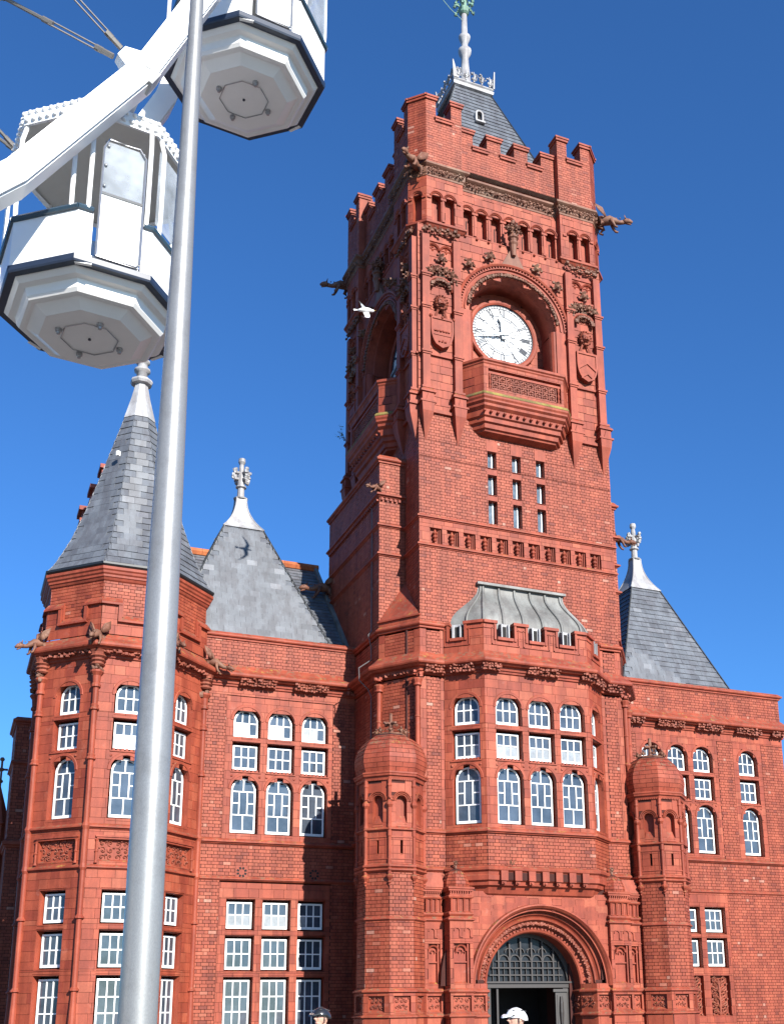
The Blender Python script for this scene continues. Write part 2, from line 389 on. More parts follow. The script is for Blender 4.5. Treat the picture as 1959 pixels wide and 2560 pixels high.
def flush_masonry():
    """the 300 pieces of a kind that show largest become objects; the others are joined"""
    for kind, L in PIECES.items():
        hh, Ls, J, depth, jit = SPEC[kind]; score = []
        for i, (fr, x0, x1, a, b, dd, dp, t, full) in enumerate(L):
            if not full or (kind == 'brick' and x1 - x0 < .2) or (kind == 'block' and x1 - x0 < .4): continue
            c = fr.P((x0 + x1) / 2, dd, (a + b) / 2)
            px, py, z = proj(c)
            if not (20 < px < IW - 20 and 20 < py < IH - 15): continue
            e = (CL - Vector(c)).normalized(); f = e.dot(Vector(fr.N)); sun = SUN.dot(Vector(fr.N))
            if f < .25 or sun < .1: continue
            xp = 300 + (2560 - py) * .066
            if abs(px - (xp + 45)) < 75: continue
            score.append((f * (x1 - x0) * (b - a) / z / z, i))
        score.sort(reverse=True); pick = {i for _, i in score[:296]}
        me = bpy.data.meshes.new(kind); w = Ls[0] - J; h2 = hh - J
        vv = [(-w / 2, 0, -h2 / 2), (w / 2, 0, -h2 / 2), (w / 2, 0, h2 / 2), (-w / 2, 0, h2 / 2), (-w / 2, depth + .006, -h2 / 2), (w / 2, depth + .006, -h2 / 2), (w / 2, depth + .006, h2 / 2), (-w / 2, depth + .006, h2 / 2)]
        me.from_pydata(vv, [], [(0, 1, 2, 3), (0, 4, 5, 1), (1, 5, 6, 2), (2, 6, 7, 3), (3, 7, 4, 0)]); me.materials.append(MAT[kind + '_single'])
        for i in pick:
            fr, x0, x1, a, b, dd, dp, t, full = L[i]
            bed = next(o for o, k, i0, i1 in BEDS if k == kind and i0 <= i < i1)
            o = bpy.data.objects.new(kind, me); o.parent = bed
            N = fr.N if kind != 'slate' else fr.N
            mt = Matrix((Vector(fr.U), Vector(-fr.N), Vector(fr.V))).transposed().to_4x4(); mt.translation = Vector(fr.P((x0 + x1) / 2, dd, (a + b) / 2))
            if kind == 'slate': mt = mt @ Matrix.Rotation(.09, 4, 'X')
            o.matrix_local = mt; COL.objects.link(o)
        keep = [L[i] for i in range(len(L)) if i not in pick]
        n = len(keep)
        if not n: continue
        O = np.array([p[0].o for p in keep]); U = np.array([p[0].U for p in keep]); N = np.array([p[0].N for p in keep]); V = np.array([p[0].V for p in keep])
        q = np.array([p[1:7] for p in keep]); x0, x1, a, b, dd, dp = [q[:, i:i + 1] for i in range(6)]
        top = dd - (.024 if kind == 'slate' else 0); bk = dd - dp - .004
        def P(u, d, v): return O + U * u + N * d + V * v
        vs_ = np.stack([P(x0, dd, a), P(x1, dd, a), P(x1, top, b), P(x0, top, b), P(x0, bk, a), P(x1, bk, a), P(x1, bk, b), P(x0, bk, b)], 1).reshape(-1, 3)
        base = (np.arange(n) * 8)[:, None, None]; fc = (np.array([(0, 1, 2, 3), (0, 4, 5, 1), (1, 5, 6, 2), (2, 6, 7, 3), (3, 7, 4, 0)])[None] + base).reshape(-1, 4)
        me = bpy.data.meshes.new(kind); me.vertices.add(len(vs_)); me.vertices.foreach_set('co', vs_.ravel())
        me.loops.add(fc.size); me.loops.foreach_set('vertex_index', fc.ravel().astype(np.int32))
        me.polygons.add(len(fc)); me.polygons.foreach_set('loop_start', (np.arange(len(fc)) * 4).astype(np.int32)); me.polygons.foreach_set('loop_total', np.full(len(fc), 4, np.int32))
        me.polygons.foreach_set('use_smooth', np.zeros(len(fc), bool)); me.update(calc_edges=True)
        at = me.attributes.new('tone', 'FLOAT', 'FACE'); at.data.foreach_set('value', np.repeat([tone_of(kind, p[7]) for p in keep], 5).astype(np.float32))
        me.materials.append(MAT[kind + '_joined'])
        o = bpy.data.objects.new(kind, me); o['kind'] = 'stuff'; link(o, ROOT)
        print(kind, len(L), 'pieces', len(pick), 'single')

def reveal(mb, fr, hole, dep, d=0.):
    """lining of an opening"""
    if hole[0] == 'r':
        _, a, b, z0, z1 = hole; P = fr.P
        for p in (((a, z0), (a, z1)), ((b, z1), (b, z0)), ((a, z1), (b, z1))):
            mb.quad(P(p[0][0], d, p[0][1]), P(p[1][0], d, p[1][1]), P(p[1][0], d - dep, p[1][1]), P(p[0][0], d - dep, p[0][1]))
        mb.quad(P(a, d + .01, z0 - .03), P(b, d + .01, z0 - .03), P(b, d - dep, z0 + .05), P(a, d - dep, z0 + .05))
    elif hole[0] == 'a':
        _, c, r, zs, z0 = hole; P = fr.P
        for a in (c - r, c + r): mb.quad(P(a, d, z0), P(a, d, zs), P(a, d - dep, zs), P(a, d - dep, z0))
        mb.arc(fr, c, zs, [(r, d), (r, d - dep)], 0, PI, 14, caps=False)
        mb.quad(P(c - r, d + .01, z0 - .05), P(c + r, d + .01, z0 - .05), P(c + r, d - dep, z0 + .06), P(c - r, d - dep, z0 + .06))

# ---------------------------------------------------------------- windows
WT = {
 'A': dict(z0=9.75, zs=10.225, arch=True, cells=[(-1, -.33, 0, 10.18), (-.33, .33, 0, 10.18), (.33, 1, 0, 10.18), (-1, -.33, 10.18, 0), (-.33, .33, 10.18, 0), (.33, 1, 10.18, 0)]),
 'B': dict(z0=8.72, zs=9.48, arch=False, g=(3, 2)),
 'C': dict(z0=6.80, zs=8.085, arch=True, cells=[(-1, 0, 0, 7.34), (0, 1, 0, 7.34), (-1, -.38, 7.34, 7.695), (-1, -.38, 7.695, 8.05), (.38, 1, 7.34, 7.695), (.38, 1, 7.695, 8.05), (-.38, .38, 7.34, 8.05), (-1, 0, 8.05, 0), (0, 1, 8.05, 0)]),
 'D': dict(z0=3.98, zs=4.75, arch=False, g=(3, 2)),
 'E': dict(z0=2.81, zs=3.685, arch=False, g=(3, 2)),
 'G': dict(z0=.30, zs=2.515, arch=False, g=(3, 5))}
PROTO = {}; PANES = [0]
FW = .375
def window_proto(k):
    if k in PROTO: return PROTO[k]
    t = WT[k]; f0 = Fr(0, 0, 0); mb = MB(); bd = .05; mu = .017
    z0, zs = t['z0'], t['zs']; w = FW
    top = zs if not t['arch'] else zs
    mb.box(f0, -w, -w + bd, -.05, .03, z0, top); mb.box(f0, w - bd, w, -.05, .03, z0, top)
    mb.box(f0, -w + bd, w - bd, -.05, .032, z0, z0 + bd * 1.5)
    if t['arch']: mb.arc(f0, 0, zs, [(w, -.05), (w, .03), (w - bd, .03), (w - bd, -.05)], n=16)
    else: mb.box(f0, -w + bd, w - bd, -.05, .03, zs - bd, zs)
    if 'g' in t:
        nx, nz = t['g']; xs = [-w + bd + (2 * w - 2 * bd) * i / nx for i in range(nx + 1)]; zz = [z0 + bd * 1.5 + (zs - bd - z0 - bd * 1.5) * i / nz for i in range(nz + 1)]
        cells = [(xs[i], xs[i + 1], zz[j], zz[j + 1]) for j in range(nz) for i in range(nx)]
    else:
        wi = w - bd
        cells = [(a * wi, b * wi, c or z0 + bd * 1.5, d) for a, b, c, d in t['cells']]
    panes = []; ra = w - bd + .005
    done = set()
    for a, b, c, d in cells:
        hi = lambda x: (zs + math.sqrt(max(0, ra * ra - x * x))) if d == 0 else d
        # muntins on the cell's edges
        for x in (a, b):
            if abs(abs(x) - (w - bd)) > .01:
                zt = hi(x)
                if (round(x, 3), round(c, 3)) not in done: done.add((round(x, 3), round(c, 3))); mb.box(f0, x - mu, x + mu, -.04, .022, c, zt)
        if c > z0 + bd * 1.6:
            if (round(a, 3), round(c, 3), 'h') not in done: done.add((round(a, 3), round(c, 3), 'h')); mb.box(f0, a, b, -.04, .019, c - mu, c + mu)
        n = 1 if d else 6; pts = [(a, c), (b, c)]
        if d: pts += [(b, d), (a, d)]
        else:
            for i in range(n + 1):
                x = b + (a - b) * i / n; pts.append((x, max(c + .01, hi(x))))
        panes.append(pts)
    me = bpy.data.meshes.new('window'); me.from_pydata([tuple(map(float, p)) for p in mb.v], [], mb.f); me.materials.append(MAT['white_paint']); me.update()
    pm = []
    for pts in panes:
        p = []
        for kind in ('glass_pane', 'blind_pane'):
            q = bpy.data.meshes.new('pane'); tx, tz = ru(-.012, .012), ru(-.012, .012)
            mx_, mz_ = sum(x for x, z in pts) / len(pts), sum(z for x, z in pts) / len(pts)
            y = lambda x, z, o: o + (x - mx_) * tx + (z - mz_) * tz
            n = len(pts); V = [(x, y(x, z, -.0), z) for x, z in pts] + [(x, .006 + y(x, z, .0), z) for x, z in pts]
            q.from_pydata(V, [], [tuple(range(n)), tuple(range(2 * n - 1, n - 1, -1))]); q.materials.append(MAT[kind]); p.append(q)
        pm.append(p)
    PROTO[k] = (me, pm); return PROTO[k]
def window(fr, uc, k, dz=0, d=-.2, blinds=()):
    me, pm = window_proto(k)
    o = bpy.data.objects.new('window', me)
    mt = Matrix((Vector(fr.U), Vector(-fr.N), Vector((0, 0, 1)))).transposed().to_4x4(); mt.translation = Vector(fr.P(uc, d, dz)); link(o, ROOT); o.matrix_local = mt
    if PANES[0] + len(pm) <= 296:
        for i, p in enumerate(pm):
            q = bpy.data.objects.new('pane', p[1 if i in blinds else 0]); q.parent = o; COL.objects.link(q)
        PANES[0] += len(pm)
    else:
        for which in (0, 1):
            ids = [i for i in range(len(pm)) if (i in blinds) == bool(which)]
            if not ids: continue
            mb = MB()
            for i in ids:
                n = len(mb.v); q = pm[i][which]; mb.v += [tuple(v.co) for v in q.vertices]; mb.f += [tuple(n + j for j in pl.vertices) for pl in q.polygons]
            mb.build('glazing', 'blind_pane' if which else 'glass_pane', o, kind='stuff')
    return o
TALL = lambda uc, dz=0: [('a', uc, .43, 10.225 + dz, 9.70 + dz), ('r', uc - .43, uc + .43, 8.66 + dz, 9.56 + dz), ('a', uc, .43, 8.085 + dz, 6.73 + dz)]
LOWW = lambda uc, dz=0: [('r', uc - .43, uc + .43, 3.92 + dz, 4.83 + dz), ('r', uc - .43, uc + .43, 2.75 + dz, 3.77 + dz), ('r', uc - .43, uc + .43, -.3, 2.60 + dz)]
def upper_bay(fr, ucs, dz=0, blinds=(), trim=None):
    for k, uc in enumerate(ucs):
        mb = MB()
        for h in TALL(uc, dz): reveal(mb, fr, h, .3)
        for zs in (10.225 + dz, 8.085 + dz):
            mb.arc(fr, uc, zs, [(.425, -.06), (.43, .018), (.50, .022), (.515, .0), (.515, -.02)], n=16)
        # moulded heads, dentilled sill and little spandrels between the lights
        mb.box(fr, uc - .46, uc + .46, -.02, .02, 9.56 + dz, 9.62 + dz)
        mb.box(fr, uc - .43, uc + .43, -.28, -.08, 9.63 + dz, 9.72 + dz)
        mb.box(fr, uc - .47, uc + .47, -.02, .035, 8.60 + dz, 8.635 + dz)
        for i in range(7): mb.box(fr, uc - .40 + i * .12, uc - .33 + i * .12, -.22, -.015, 8.64 + dz, 8.70 + dz)
        for s in (-1, 1): mb.blob(fr.P(uc + s * .43, .0, 8.49 + dz), .045, 5, 3)
        b = blinds[k] if k < len(blinds) else {}
        for t in 'ABC': window(fr, uc, t, dz, blinds=b.get(t, ()))
        mb.build('window_surround', 'terracotta', ROOT)
def lower_bay(fr, ucs, dz=0, rows='DEG', blinds=(), trim=None):
    for k, uc in enumerate(ucs):
        mb = MB(); hs = LOWW(uc, dz)
        for t, h in zip('DEG', hs):
            if t not in rows and t != 'G': continue
            reveal(mb, fr, h, .3)
            # stopped chamfer over the head
            mb.quad(fr.P(uc - .45, .015, h[4] + .04), fr.P(uc + .45, .015, h[4] + .04), fr.P(uc + .43, -.10, h[4] - .02), fr.P(uc - .43, -.10, h[4] - .02))
            if t in rows: window(fr, uc, t, dz, blinds=(blinds[k] if k < len(blinds) else {}).get(t, ()))
        mb.build('window_surround', 'terracotta', ROOT)

# ---------------------------------------------------------------- profiles
def string(path, z, h=.09, out=.07, name='string_course', mat='terracotta', closed=False, base=0.):
    mb = MB(); mb.mould(path, [(base - .03, z - .03), (base + out * .35, z), (base + out * .45, z + h * .25), (base + out, z + h * .4), (base + out, z + h * .8), (base + out * .8, z + h), (base - .03, z + h + .07)], closed=closed)
    return mb.build(name, mat, ROOT)
def cornice(path, dz=0, closed=False, zs=1.):
    Z = lambda z: 11.27 + (z - 11.27) * zs + dz
    mb = MB(); mb.mould(path, [(-.03, Z(11.24)), (.05, Z(11.27)), (.06, Z(11.33)), (.10, Z(11.34)), (.12, Z(11.44)), (.24, Z(11.46)), (.28, Z(11.50)), (.35, Z(11.52)), (.37, Z(11.56)), (.37, Z(11.62)), (.33, Z(11.66)), (.14, Z(11.80)), (.13, Z(11.82)), (.02, Z(11.95)), (-.05, Z(11.96))], closed=closed)
    return mb.build('cornice', 'terracotta', ROOT)
def coping(path, z, closed=False, name='coping', lip=.10, w=.42, h=.24):
    mb = MB(); mb.mould(path, [(-.02, z - .01), (lip * .45, z), (lip * .5, z + .05), (lip, z + .07), (lip * 1.2, z + .10), (lip * 1.2, z + .14), (lip * .9, z + .155), (.0, z + h), (-w, z + h), (-w, z)], closed=closed)
    return mb.build(name, 'terracotta', ROOT)
def carved_block(fr, u0, u1, z0=11.29, z1=11.50, d=.16, mat='terracotta_carved'):
    mb = MB(); mb.box(fr, u0, u1, .0, d - .02, z0 + .02, z1)
    n = int((u1 - u0) / .085)
    for i in range(n):
        for j in range(3):
            mb.blob(fr.P(u0 + (i + .5 + ru(-.2, .2)) * (u1 - u0) / n, d + ru(-.02, .06) + .04 * j, z0 + .03 + j * .075 + ru(-.02, .02)), ru(.045, .07), 5, 3, .35)
    return mb.build('carved_frieze', mat, ROOT)
def foliage_run(fr, u0, u1, z, d, size=.09, rows=2, name='carved_foliage', mat='weathered_stone'):
    mb = MB(); n = max(2, int((u1 - u0) / (size * .95)))
    for i in range(n):
        u = u0 + (u1 - u0) * (i + .5) / n
        mb.curl(fr, u, z, size * .62, d, 1 if i % 2 else -1, PI / 2 if i % 2 else -PI / 2)
        for j in range(rows): mb.blob(fr.P(u + ru(-.4, .4) * size, d + ru(0, .05), z + ru(-.7, .7) * size), size * ru(.2, .34), 5, 3, .35)
    return mb.build(name, mat, ROOT)
def spike_flower(mb, p, s, n=5):
    """crocket: a knot of leaves on a short stem"""
    p = Vector(p); mb.blob(p, s * .34, 6, 4, .2)
    for k in range(n):
        a = 2 * PI * k / n + ru(-.2, .2); q = p + Vector((math.cos(a), -abs(math.sin(a)) * .2, math.sin(a))) * s * .55
        mb.tube([p, p + (q - p) * .6 + Vector((0, -s * .2, s * .1)), q], [s * .14, s * .19, s * .05], 4)
        mb.blob(q, s * .17, 5, 3, .3)

# ---------------------------------------------------------------- gargoyles
def gargoyle_mesh():
    mb = MB()   # crouches on the origin, looks along +x, wings up
    T = mb.tube
    T([(-.15, 0, .0), (.1, 0, .06), (.35, 0, .10), (.55, 0, .05), (.74, 0, -.02), (.92, 0, .0)], [.10, .17, .19, .13, .085, .09], 8)
    T([(.88, 0, .0), (1.0, 0, .035), (1.12, 0, .02), (1.24, 0, -.03)], [.09, .12, .10, .05], 7)          # skull, snout
    T([(1.02, 0, -.06), (1.20, 0, -.13)], [.05, .025], 5)                                                  # lower jaw
    for s in (-1, 1):
        T([(.97, s * .07, .10), (.92, s * .12, .24)], [.045, .01], 4)                                      # ears
        mb.blob((1.08, s * .085, .07), .028, 5, 3)
        T([(.42, s * .14, .05), (.50, s * .20, -.14), (.60, s * .17, -.30), (.70, s * .17, -.33)], [.085, .065, .05, .04], 5)
        T([(.0, s * .13, .0), (.10, s * .22, -.16), (-.02, s * .20, -.34), (.12, s * .20, -.40)], [.10, .085, .05, .04], 5)
        root = (.18, s * .12, .2); tip = (-.28, s * .42, .62)
        T([root, (.02, s * .26, .50), tip], [.05, .04, .015], 5)
        fan = [(-.10, s * .45, .30), (.05, s * .36, .18), (.16, s * .22, .14)]
        pts = [tip] + fan; top = (.02, s * .26, .50)
        for a, b in zip(pts[:-1], pts[1:]):
            for off in (0,):
                mb.hexa([top, a, b, root, tuple(np.add(top, (.015, s * .015, 0))), tuple(np.add(a, (.015, s * .015, 0))), tuple(np.add(b, (.015, s * .015, 0))), tuple(np.add(root, (.015, s * .015, 0)))])
            T([top, a], [.018, .01], 4)
    T([(-.15, 0, .0), (-.3, .05, .12), (-.28, .12, .3)], [.07, .04, .015], 5)
    for i in range(6): mb.blob((.0 + i * .15, 0, .2 + .03 * math.sin(i)), .035, 4, 3, .2)
    return mb
GM = None
def gargoyle(x, y, z, ang, s=1., pitch=0.):
    global GM
    if GM is None:
        o = gargoyle_mesh().build('gargoyle', 'weathered_stone', ROOT); GM = o.data
        for p in GM.polygons: p.use_smooth = True
    else: o = link(bpy.data.objects.new('gargoyle', GM), ROOT)
    o.location = (x, y, z); o.rotation_euler = (0, pitch, math.radians(ang)); o.scale = (s,) * 3
    return o

# ================================================================ THE BUILDING
TF = Fr(0, 0, 0)                                  # tower front
def sub(fr, u, d=0): return fr.shift(u, d)
ZB = -.5
# ---------------------------------------------------------------- left wing
LW = Fr(0, 3.4, 0); LC = [-4.33, -3.25, -2.17]
holesU = [h for c in LC for h in TALL(c)]; holesL = [h for c in LC for h in LOWW(c)]
masonry(LW, -6.2, -4.98, 6.5, 11.0, 'brick', name='wing_wall'); masonry(LW, -1.6, -.87, 6.5, 11.0, 'brick', name='wing_wall')
masonry(LW, -4.98, -1.6, 6.58, 10.98, 'block', holesU, name='wing_wall')
masonry(LW, -6.2, -.87, 11.0, 11.27, 'block', name='wing_wall')
masonry(LW, -6.2, -.87, 5.45, 6.42, 'brick', name='wing_wall')
masonry(LW, -6.2, -4.98, ZB, 5.36, 'brick', name='wing_wall'); masonry(LW, -1.6, -.87, ZB, 5.36, 'brick', name='wing_wall')
masonry(LW, -4.98, -1.6, ZB, 5.30, 'block', holesL, name='wing_wall')
masonry(LW, -6.2, -.87, 11.95, 12.78, 'brick', name='wing_parapet')
upper_bay(LW, LC, blinds=[{'A': (0, 1)}, {'A': (0, 1)}, {'A': (0, 1)}])
lower_bay(LW, LC, blinds=[{'D': (0, 1, 2)}, {'D': (0, 1, 2)}, {'D': (0,)}])
LP = [(-6.2, 3.4), (-.85, 3.4)]
cornice(LP); coping(LP, 12.77); string(LP, 6.44, .10, .09); string(LP, 5.36, .07, .06)
for a, b in ((-5.7, -5.55), (-4.64, -3.5), (-2.92, -1.8), (-1.22, -.9)): carved_block(LW, a, b)
for c in (-4.34, -2.12):                                      # rosette vents of pierced tiles
    mb = MB(); mb.box(LW, c - .19, c + .19, -.01, .012, 5.42, 5.80); vt = mb.build('vent_tile', 'terracotta', ROOT)
    mb = MB()
    for k in range(8): a = k * PI / 4 + PI / 8; mb.box(LW.shift(c, 0, 5.61).turned(a), .085, .155, .0, .016, -.03, .03)
    mb.build('vent_hole', 'dark_void', vt, kind='stuff')

# ---------------------------------------------------------------- right wing
RWf = Fr(0, 3.4, 0); RC = [10.27, 11.36, 12.45]; RS = 14.46; DZ = .10
hU = [h for c in RC + [RS] for h in TALL(c, DZ)]
masonry(RWf, 7.8, 9.62, 6.6, 11.02, 'brick', name='wing_wall'); masonry(RWf, 9.62, 13.10, 6.7, 11.02, 'block', [h for c in RC for h in TALL(c, DZ)], name='wing_wall')
masonry(RWf, 13.10, 13.80, 6.6, 11.02, 'brick', name='wing_wall'); masonry(RWf, 13.80, 15.10, 6.7, 11.02, 'block', [h for h in TALL(RS, DZ)], name='wing_wall')
masonry(RWf, 15.10, 16.12, 6.6, 11.02, 'brick', name='wing_wall')
masonry(RWf, 7.8, 16.12, 11.02, 11.32, 'block', name='wing_wall')
masonry(RWf, 7.8, 16.12, 5.56, 6.52, 'brick', name='wing_wall')
hL = []
for c in (11.42, 12.5):
    q = LOWW(c, .15); hL += q[:2] + [('r', c - .40, c + .40, 1.30, 2.64)]
masonry(RWf, 10.75, 13.08, ZB, 5.46, 'block', hL, name='wing_wall')
masonry(RWf, 7.8, 10.75, ZB, 5.46, 'brick', name='wing_wall'); masonry(RWf, 13.08, 16.12, ZB, 5.46, 'brick', name='wing_wall')
masonry(RWf, 7.8, 16.12, 12.0, 12.86, 'brick', name='wing_parapet')
upper_bay(RWf, RC + [RS], DZ)
lower_bay(RWf, [11.42, 12.5], .15, 'DE')
RP = [(7.8, 3.4), (16.12, 3.4), (16.12, 10.5)]
cornice(RP, .05); coping(RP, 12.85); string(RP, 6.54, .10, .09); string(RP, 5.46, .07, .06)
mb = MB(); mb.quad((16.1, 3.42, ZB), (16.1, 10.5, ZB), (16.1, 10.5, 12.9), (16.1, 3.42, 12.9)); mb.build('end_wall', 'mortar', ROOT)
masonry(Fr(16.12, 3.4, 90), 0, 7, ZB, 12.86, 'brick', name='wing_wall')
for a, b in ((8.9, 9.9), (10.45, 11.62), (12.16, 13.32), (13.88, 15.04), (15.55, 16.1)): carved_block(RWf, a, b, 11.34, 11.55)
for c in (11.42, 12.5):
    mb = MB(); mb.quad(*[RWf.P(u, -.16, z) for u, z in ((c - .42, 1.25), (c + .42, 1.25), (c + .42, 2.7), (c - .42, 2.7))])
    mb.build('panel_back', 'terracotta', ROOT)
    mb = MB(); fr = RWf.shift(c, -.14, 1.30)
    mb.tube([fr.P(0, .04, 0), fr.P(.01, .07, .5), fr.P(-.01, .07, .9), fr.P(0, .05, 1.25)], [.03, .045, .035, .02], 6)
    for j in range(5):
        for s in (-1, 1):
            mb.curl(fr, s * .20, .16 + j * .255, .155, .03, s if j % 2 else -s, PI / 2 if j % 2 else -PI / 2, .17, .95)
            mb.tube([fr.P(0, .05, .02 + j * .25), fr.P(s * .1, .09, .12 + j * .25), fr.P(s * .3, .05, .20 + j * .255)], [.025, .035, .012], 4)
            mb.blob(fr.P(s * .31, .05, .06 + j * .25), .045, 5, 3, .3)
    mb.build('carved_panel', 'terracotta_carved', ROOT)
    mb = MB(); reveal(mb, RWf, ('r', c - .40, c + .40, 1.30, 2.64), .17); mb.build('panel_frame', 'terracotta', ROOT)

# ---------------------------------------------------------------- tower, lower stage
A0 = (-.87, 3.4); A1 = (-.87, 1.2); A2 = (0, 0); O0 = (.77, 0); O1 = (1.72, -.82); O2 = (5.26, -.82); O3 = (6.21, 0); B2 = (6.97, 0); B1 = (7.84, 1.2); B0 = (7.84, 3.4)
CA = math.degrees(math.atan2(-1.2, .87)); CLn = math.hypot(.87, 1.2)
CLf = Fr(-.87, 1.2, CA); CRf = Fr(6.97, 0, -CA)
OCA = math.degrees(math.atan2(-.82, .95)); OL = math.hypot(.95, .82)
OLf = Fr(.77, 0, OCA); OFf = Fr(1.72, -.82, 0); ORf = Fr(5.26, -.82, -OCA)
WLf = Fr(-.87, 7.2, -90)                          # west side of the lower block: u = 7.2 - y
for fr, w in ((CLf, CLn), (CRf, CLn)):
    masonry(fr, .14, w - .14, 6.6, 11.2, 'brick', name='tower_wall'); masonry(fr, 0, .14, 6.6, 11.2, 'block', name='tower_wall'); masonry(fr, w - .14, w, 6.6, 11.2, 'block', name='tower_wall')
    masonry(fr, 0, w, 5.5, 6.5, 'brick', name='tower_wall'); masonry(fr, 0, w, ZB, 5.5, 'brick', name='tower_wall')
    masonry(fr, .22, w - .22, 11.95, 12.66, 'brick', name='tower_wall'); masonry(fr, 0, .22, 11.95, 12.7, 'block', name='tower_wall'); masonry(fr, w - .22, w, 11.95, 12.7, 'block', name='tower_wall')
    masonry(fr, 0, w, 12.93, 13.14, 'block', name='tower_wall')
    mb = MB()                                     # sloping broach over the splay
    a, b = fr.P(0, .03, 13.14), fr.P(w, .03, 13.12)
    ap = (0, 1.2, 14.55) if fr is CLf else (6.97, 1.2, 14.55)
    mb.quad(a, b, ap); mb.build('broach', 'terracotta', ROOT)
    mb = MB(); mb.box(fr, -.02, w + .02, -.05, .06, 13.10, 13.15); mb.build('broach_sill', 'terracotta', ROOT)
    for u, dd in ((.06, .07), (w - .04, .09)):    # long thin shafts on the arrises
        p = fr.P(u, dd, 0); mb = MB()
        mb.lathe(p[0], p[1], [(.03, 8.80), (.05, 8.88), (.11, 8.98), (.11, 9.03), (.07, 9.06), (.07, 9.9), (.085, 9.92), (.085, 9.95), (.07, 9.97), (.07, 10.85), (.13, 10.88), (.12, 10.94), (.16, 11.05), (.13, 11.1)], 10)
        for k in range(7): mb.blob((p[0] + ru(-.15, .15), p[1] + ru(-.15, .08), 11.14 + ru(0, .2)), ru(.06, .09), 5, 3, .3)
        mb.build('wall_shaft', 'terracotta', ROOT)
    mb = MB()
    for i in range(8): mb.blob(fr.P(.35 + i * .11, .12 + ru(-.02, .03), 11.33 + ru(-.02, .02)), ru(.05, .075), 5, 3, .35)
    mb.build('carved_frieze', 'terracotta_carved', ROOT)
for a, b in ((0, .77), (6.21, 6.97)):
    lo, hi = (a + .2, b - .12) if a == 0 else (a + .12, b - .2)
    masonry(TF, lo, hi, 6.6, 11.2, 'brick', name='tower_wall'); masonry(TF, a, lo, 6.6, 11.2, 'block', name='tower_wall', h=.3); masonry(TF, hi, b, 6.6, 11.2, 'block', name='tower_wall', h=.3)
    masonry(TF, a, b, 5.55, 6.5, 'brick', name='tower_wall'); masonry(TF, a, b, 2, 5.4, 'brick', name='tower_wall')
    masonry(TF, lo, hi, 11.95, 12.66, 'brick', name='tower_wall'); masonry(TF, a, lo, 11.95, 12.7, 'block', name='tower_wall'); masonry(TF, hi, b, 11.95, 12.7, 'block', name='tower_wall')
string([O0 if False else (0, 0), (.77, 0)], 5.42, .08, .07); string([(6.21, 0), (6.97, 0)], 5.42, .08, .07)
# west and east flanks of the lower block (in shade)
masonry(WLf, .75, 6.0, ZB, 11.2, 'brick', name='tower_wall'); masonry(WLf, .75, 6.0, 11.95, 12.66, 'brick', name='tower_wall'); masonry(WLf, .75, 6.0, 12.93, 18.55, 'brick', name='tower_wall')
masonry(Fr(-.87, 6.45, 180), -.87, 0, 12, 18.55, 'brick', name='tower_wall')
BF = Fr(0, 1.2, 0)
masonry(BF, -.87, 0, 12.93, 18.55, 'brick', name='tower_wall'); masonry(BF, 6.97, 7.84, 12.93, 18.4, 'brick', name='tower_wall')
ERf = Fr(7.84, 1.2, 90); masonry(ERf, 0, 5.2, ZB, 18.4, 'brick', name='tower_wall')
coping([(-.87, 6.45), (-.87, 1.2), (.0, 1.2)], 18.56, lip=.10, w=.6, h=.28); coping([(6.97, 1.2), (7.84, 1.2), (7.84, 6.4)], 18.40, lip=.10, w=.6, h=.28)
for z, o in ((16.34, .09), (15.36, .09)):
    string([(-.87, 6.45), (-.87, 1.2), (-.0, 1.2)], z, .10, o); string([(6.97, 1.2), (7.84, 1.2), (7.84, 6.4)], z - .1, .10, o)
string([(-.87, 6.45), (-.87, 1.2), (-.0, 1.2)], 17.36, .12, .12); string([(6.97, 1.2), (7.84, 1.2), (7.84, 6.4)], 17.26, .12, .12)
mb = MB()
for i in range(6): mb.box(BF, -.84 + i * .15, -.76 + i * .15, -.02, .07, 17.25, 17.33)
for i in range(34): mb.box(WLf, .9 + i * .15, .98 + i * .15, -.02, .07, 17.25, 17.33)
mb.build('dentil_course', 'terracotta', ROOT)
# mouldings that run round splay, front and oriel
PL = [A0, A1, A2, O0]; PO = [O0, O1, O2, O3]; PR = [O3, B2, B1, B0]; PALL = PL + PO[1:] + PR[1:]
cornice(PALL); string(PALL, 6.48, .11, .09)
coping(PL, 12.72, lip=.10, w=.0, h=.24); coping(PR, 12.72, lip=.10, w=.0, h=.24)
for fr, a, b in ((TF, .1, .7), (OLf, .25, 1.0), (OFf, -.15, .45), (OFf, 1.35, 2.45), (OFf, 3.2, 3.7), (ORf, .2, 1.0), (TF, 6.3, 6.9)): carved_block(fr, a, b)
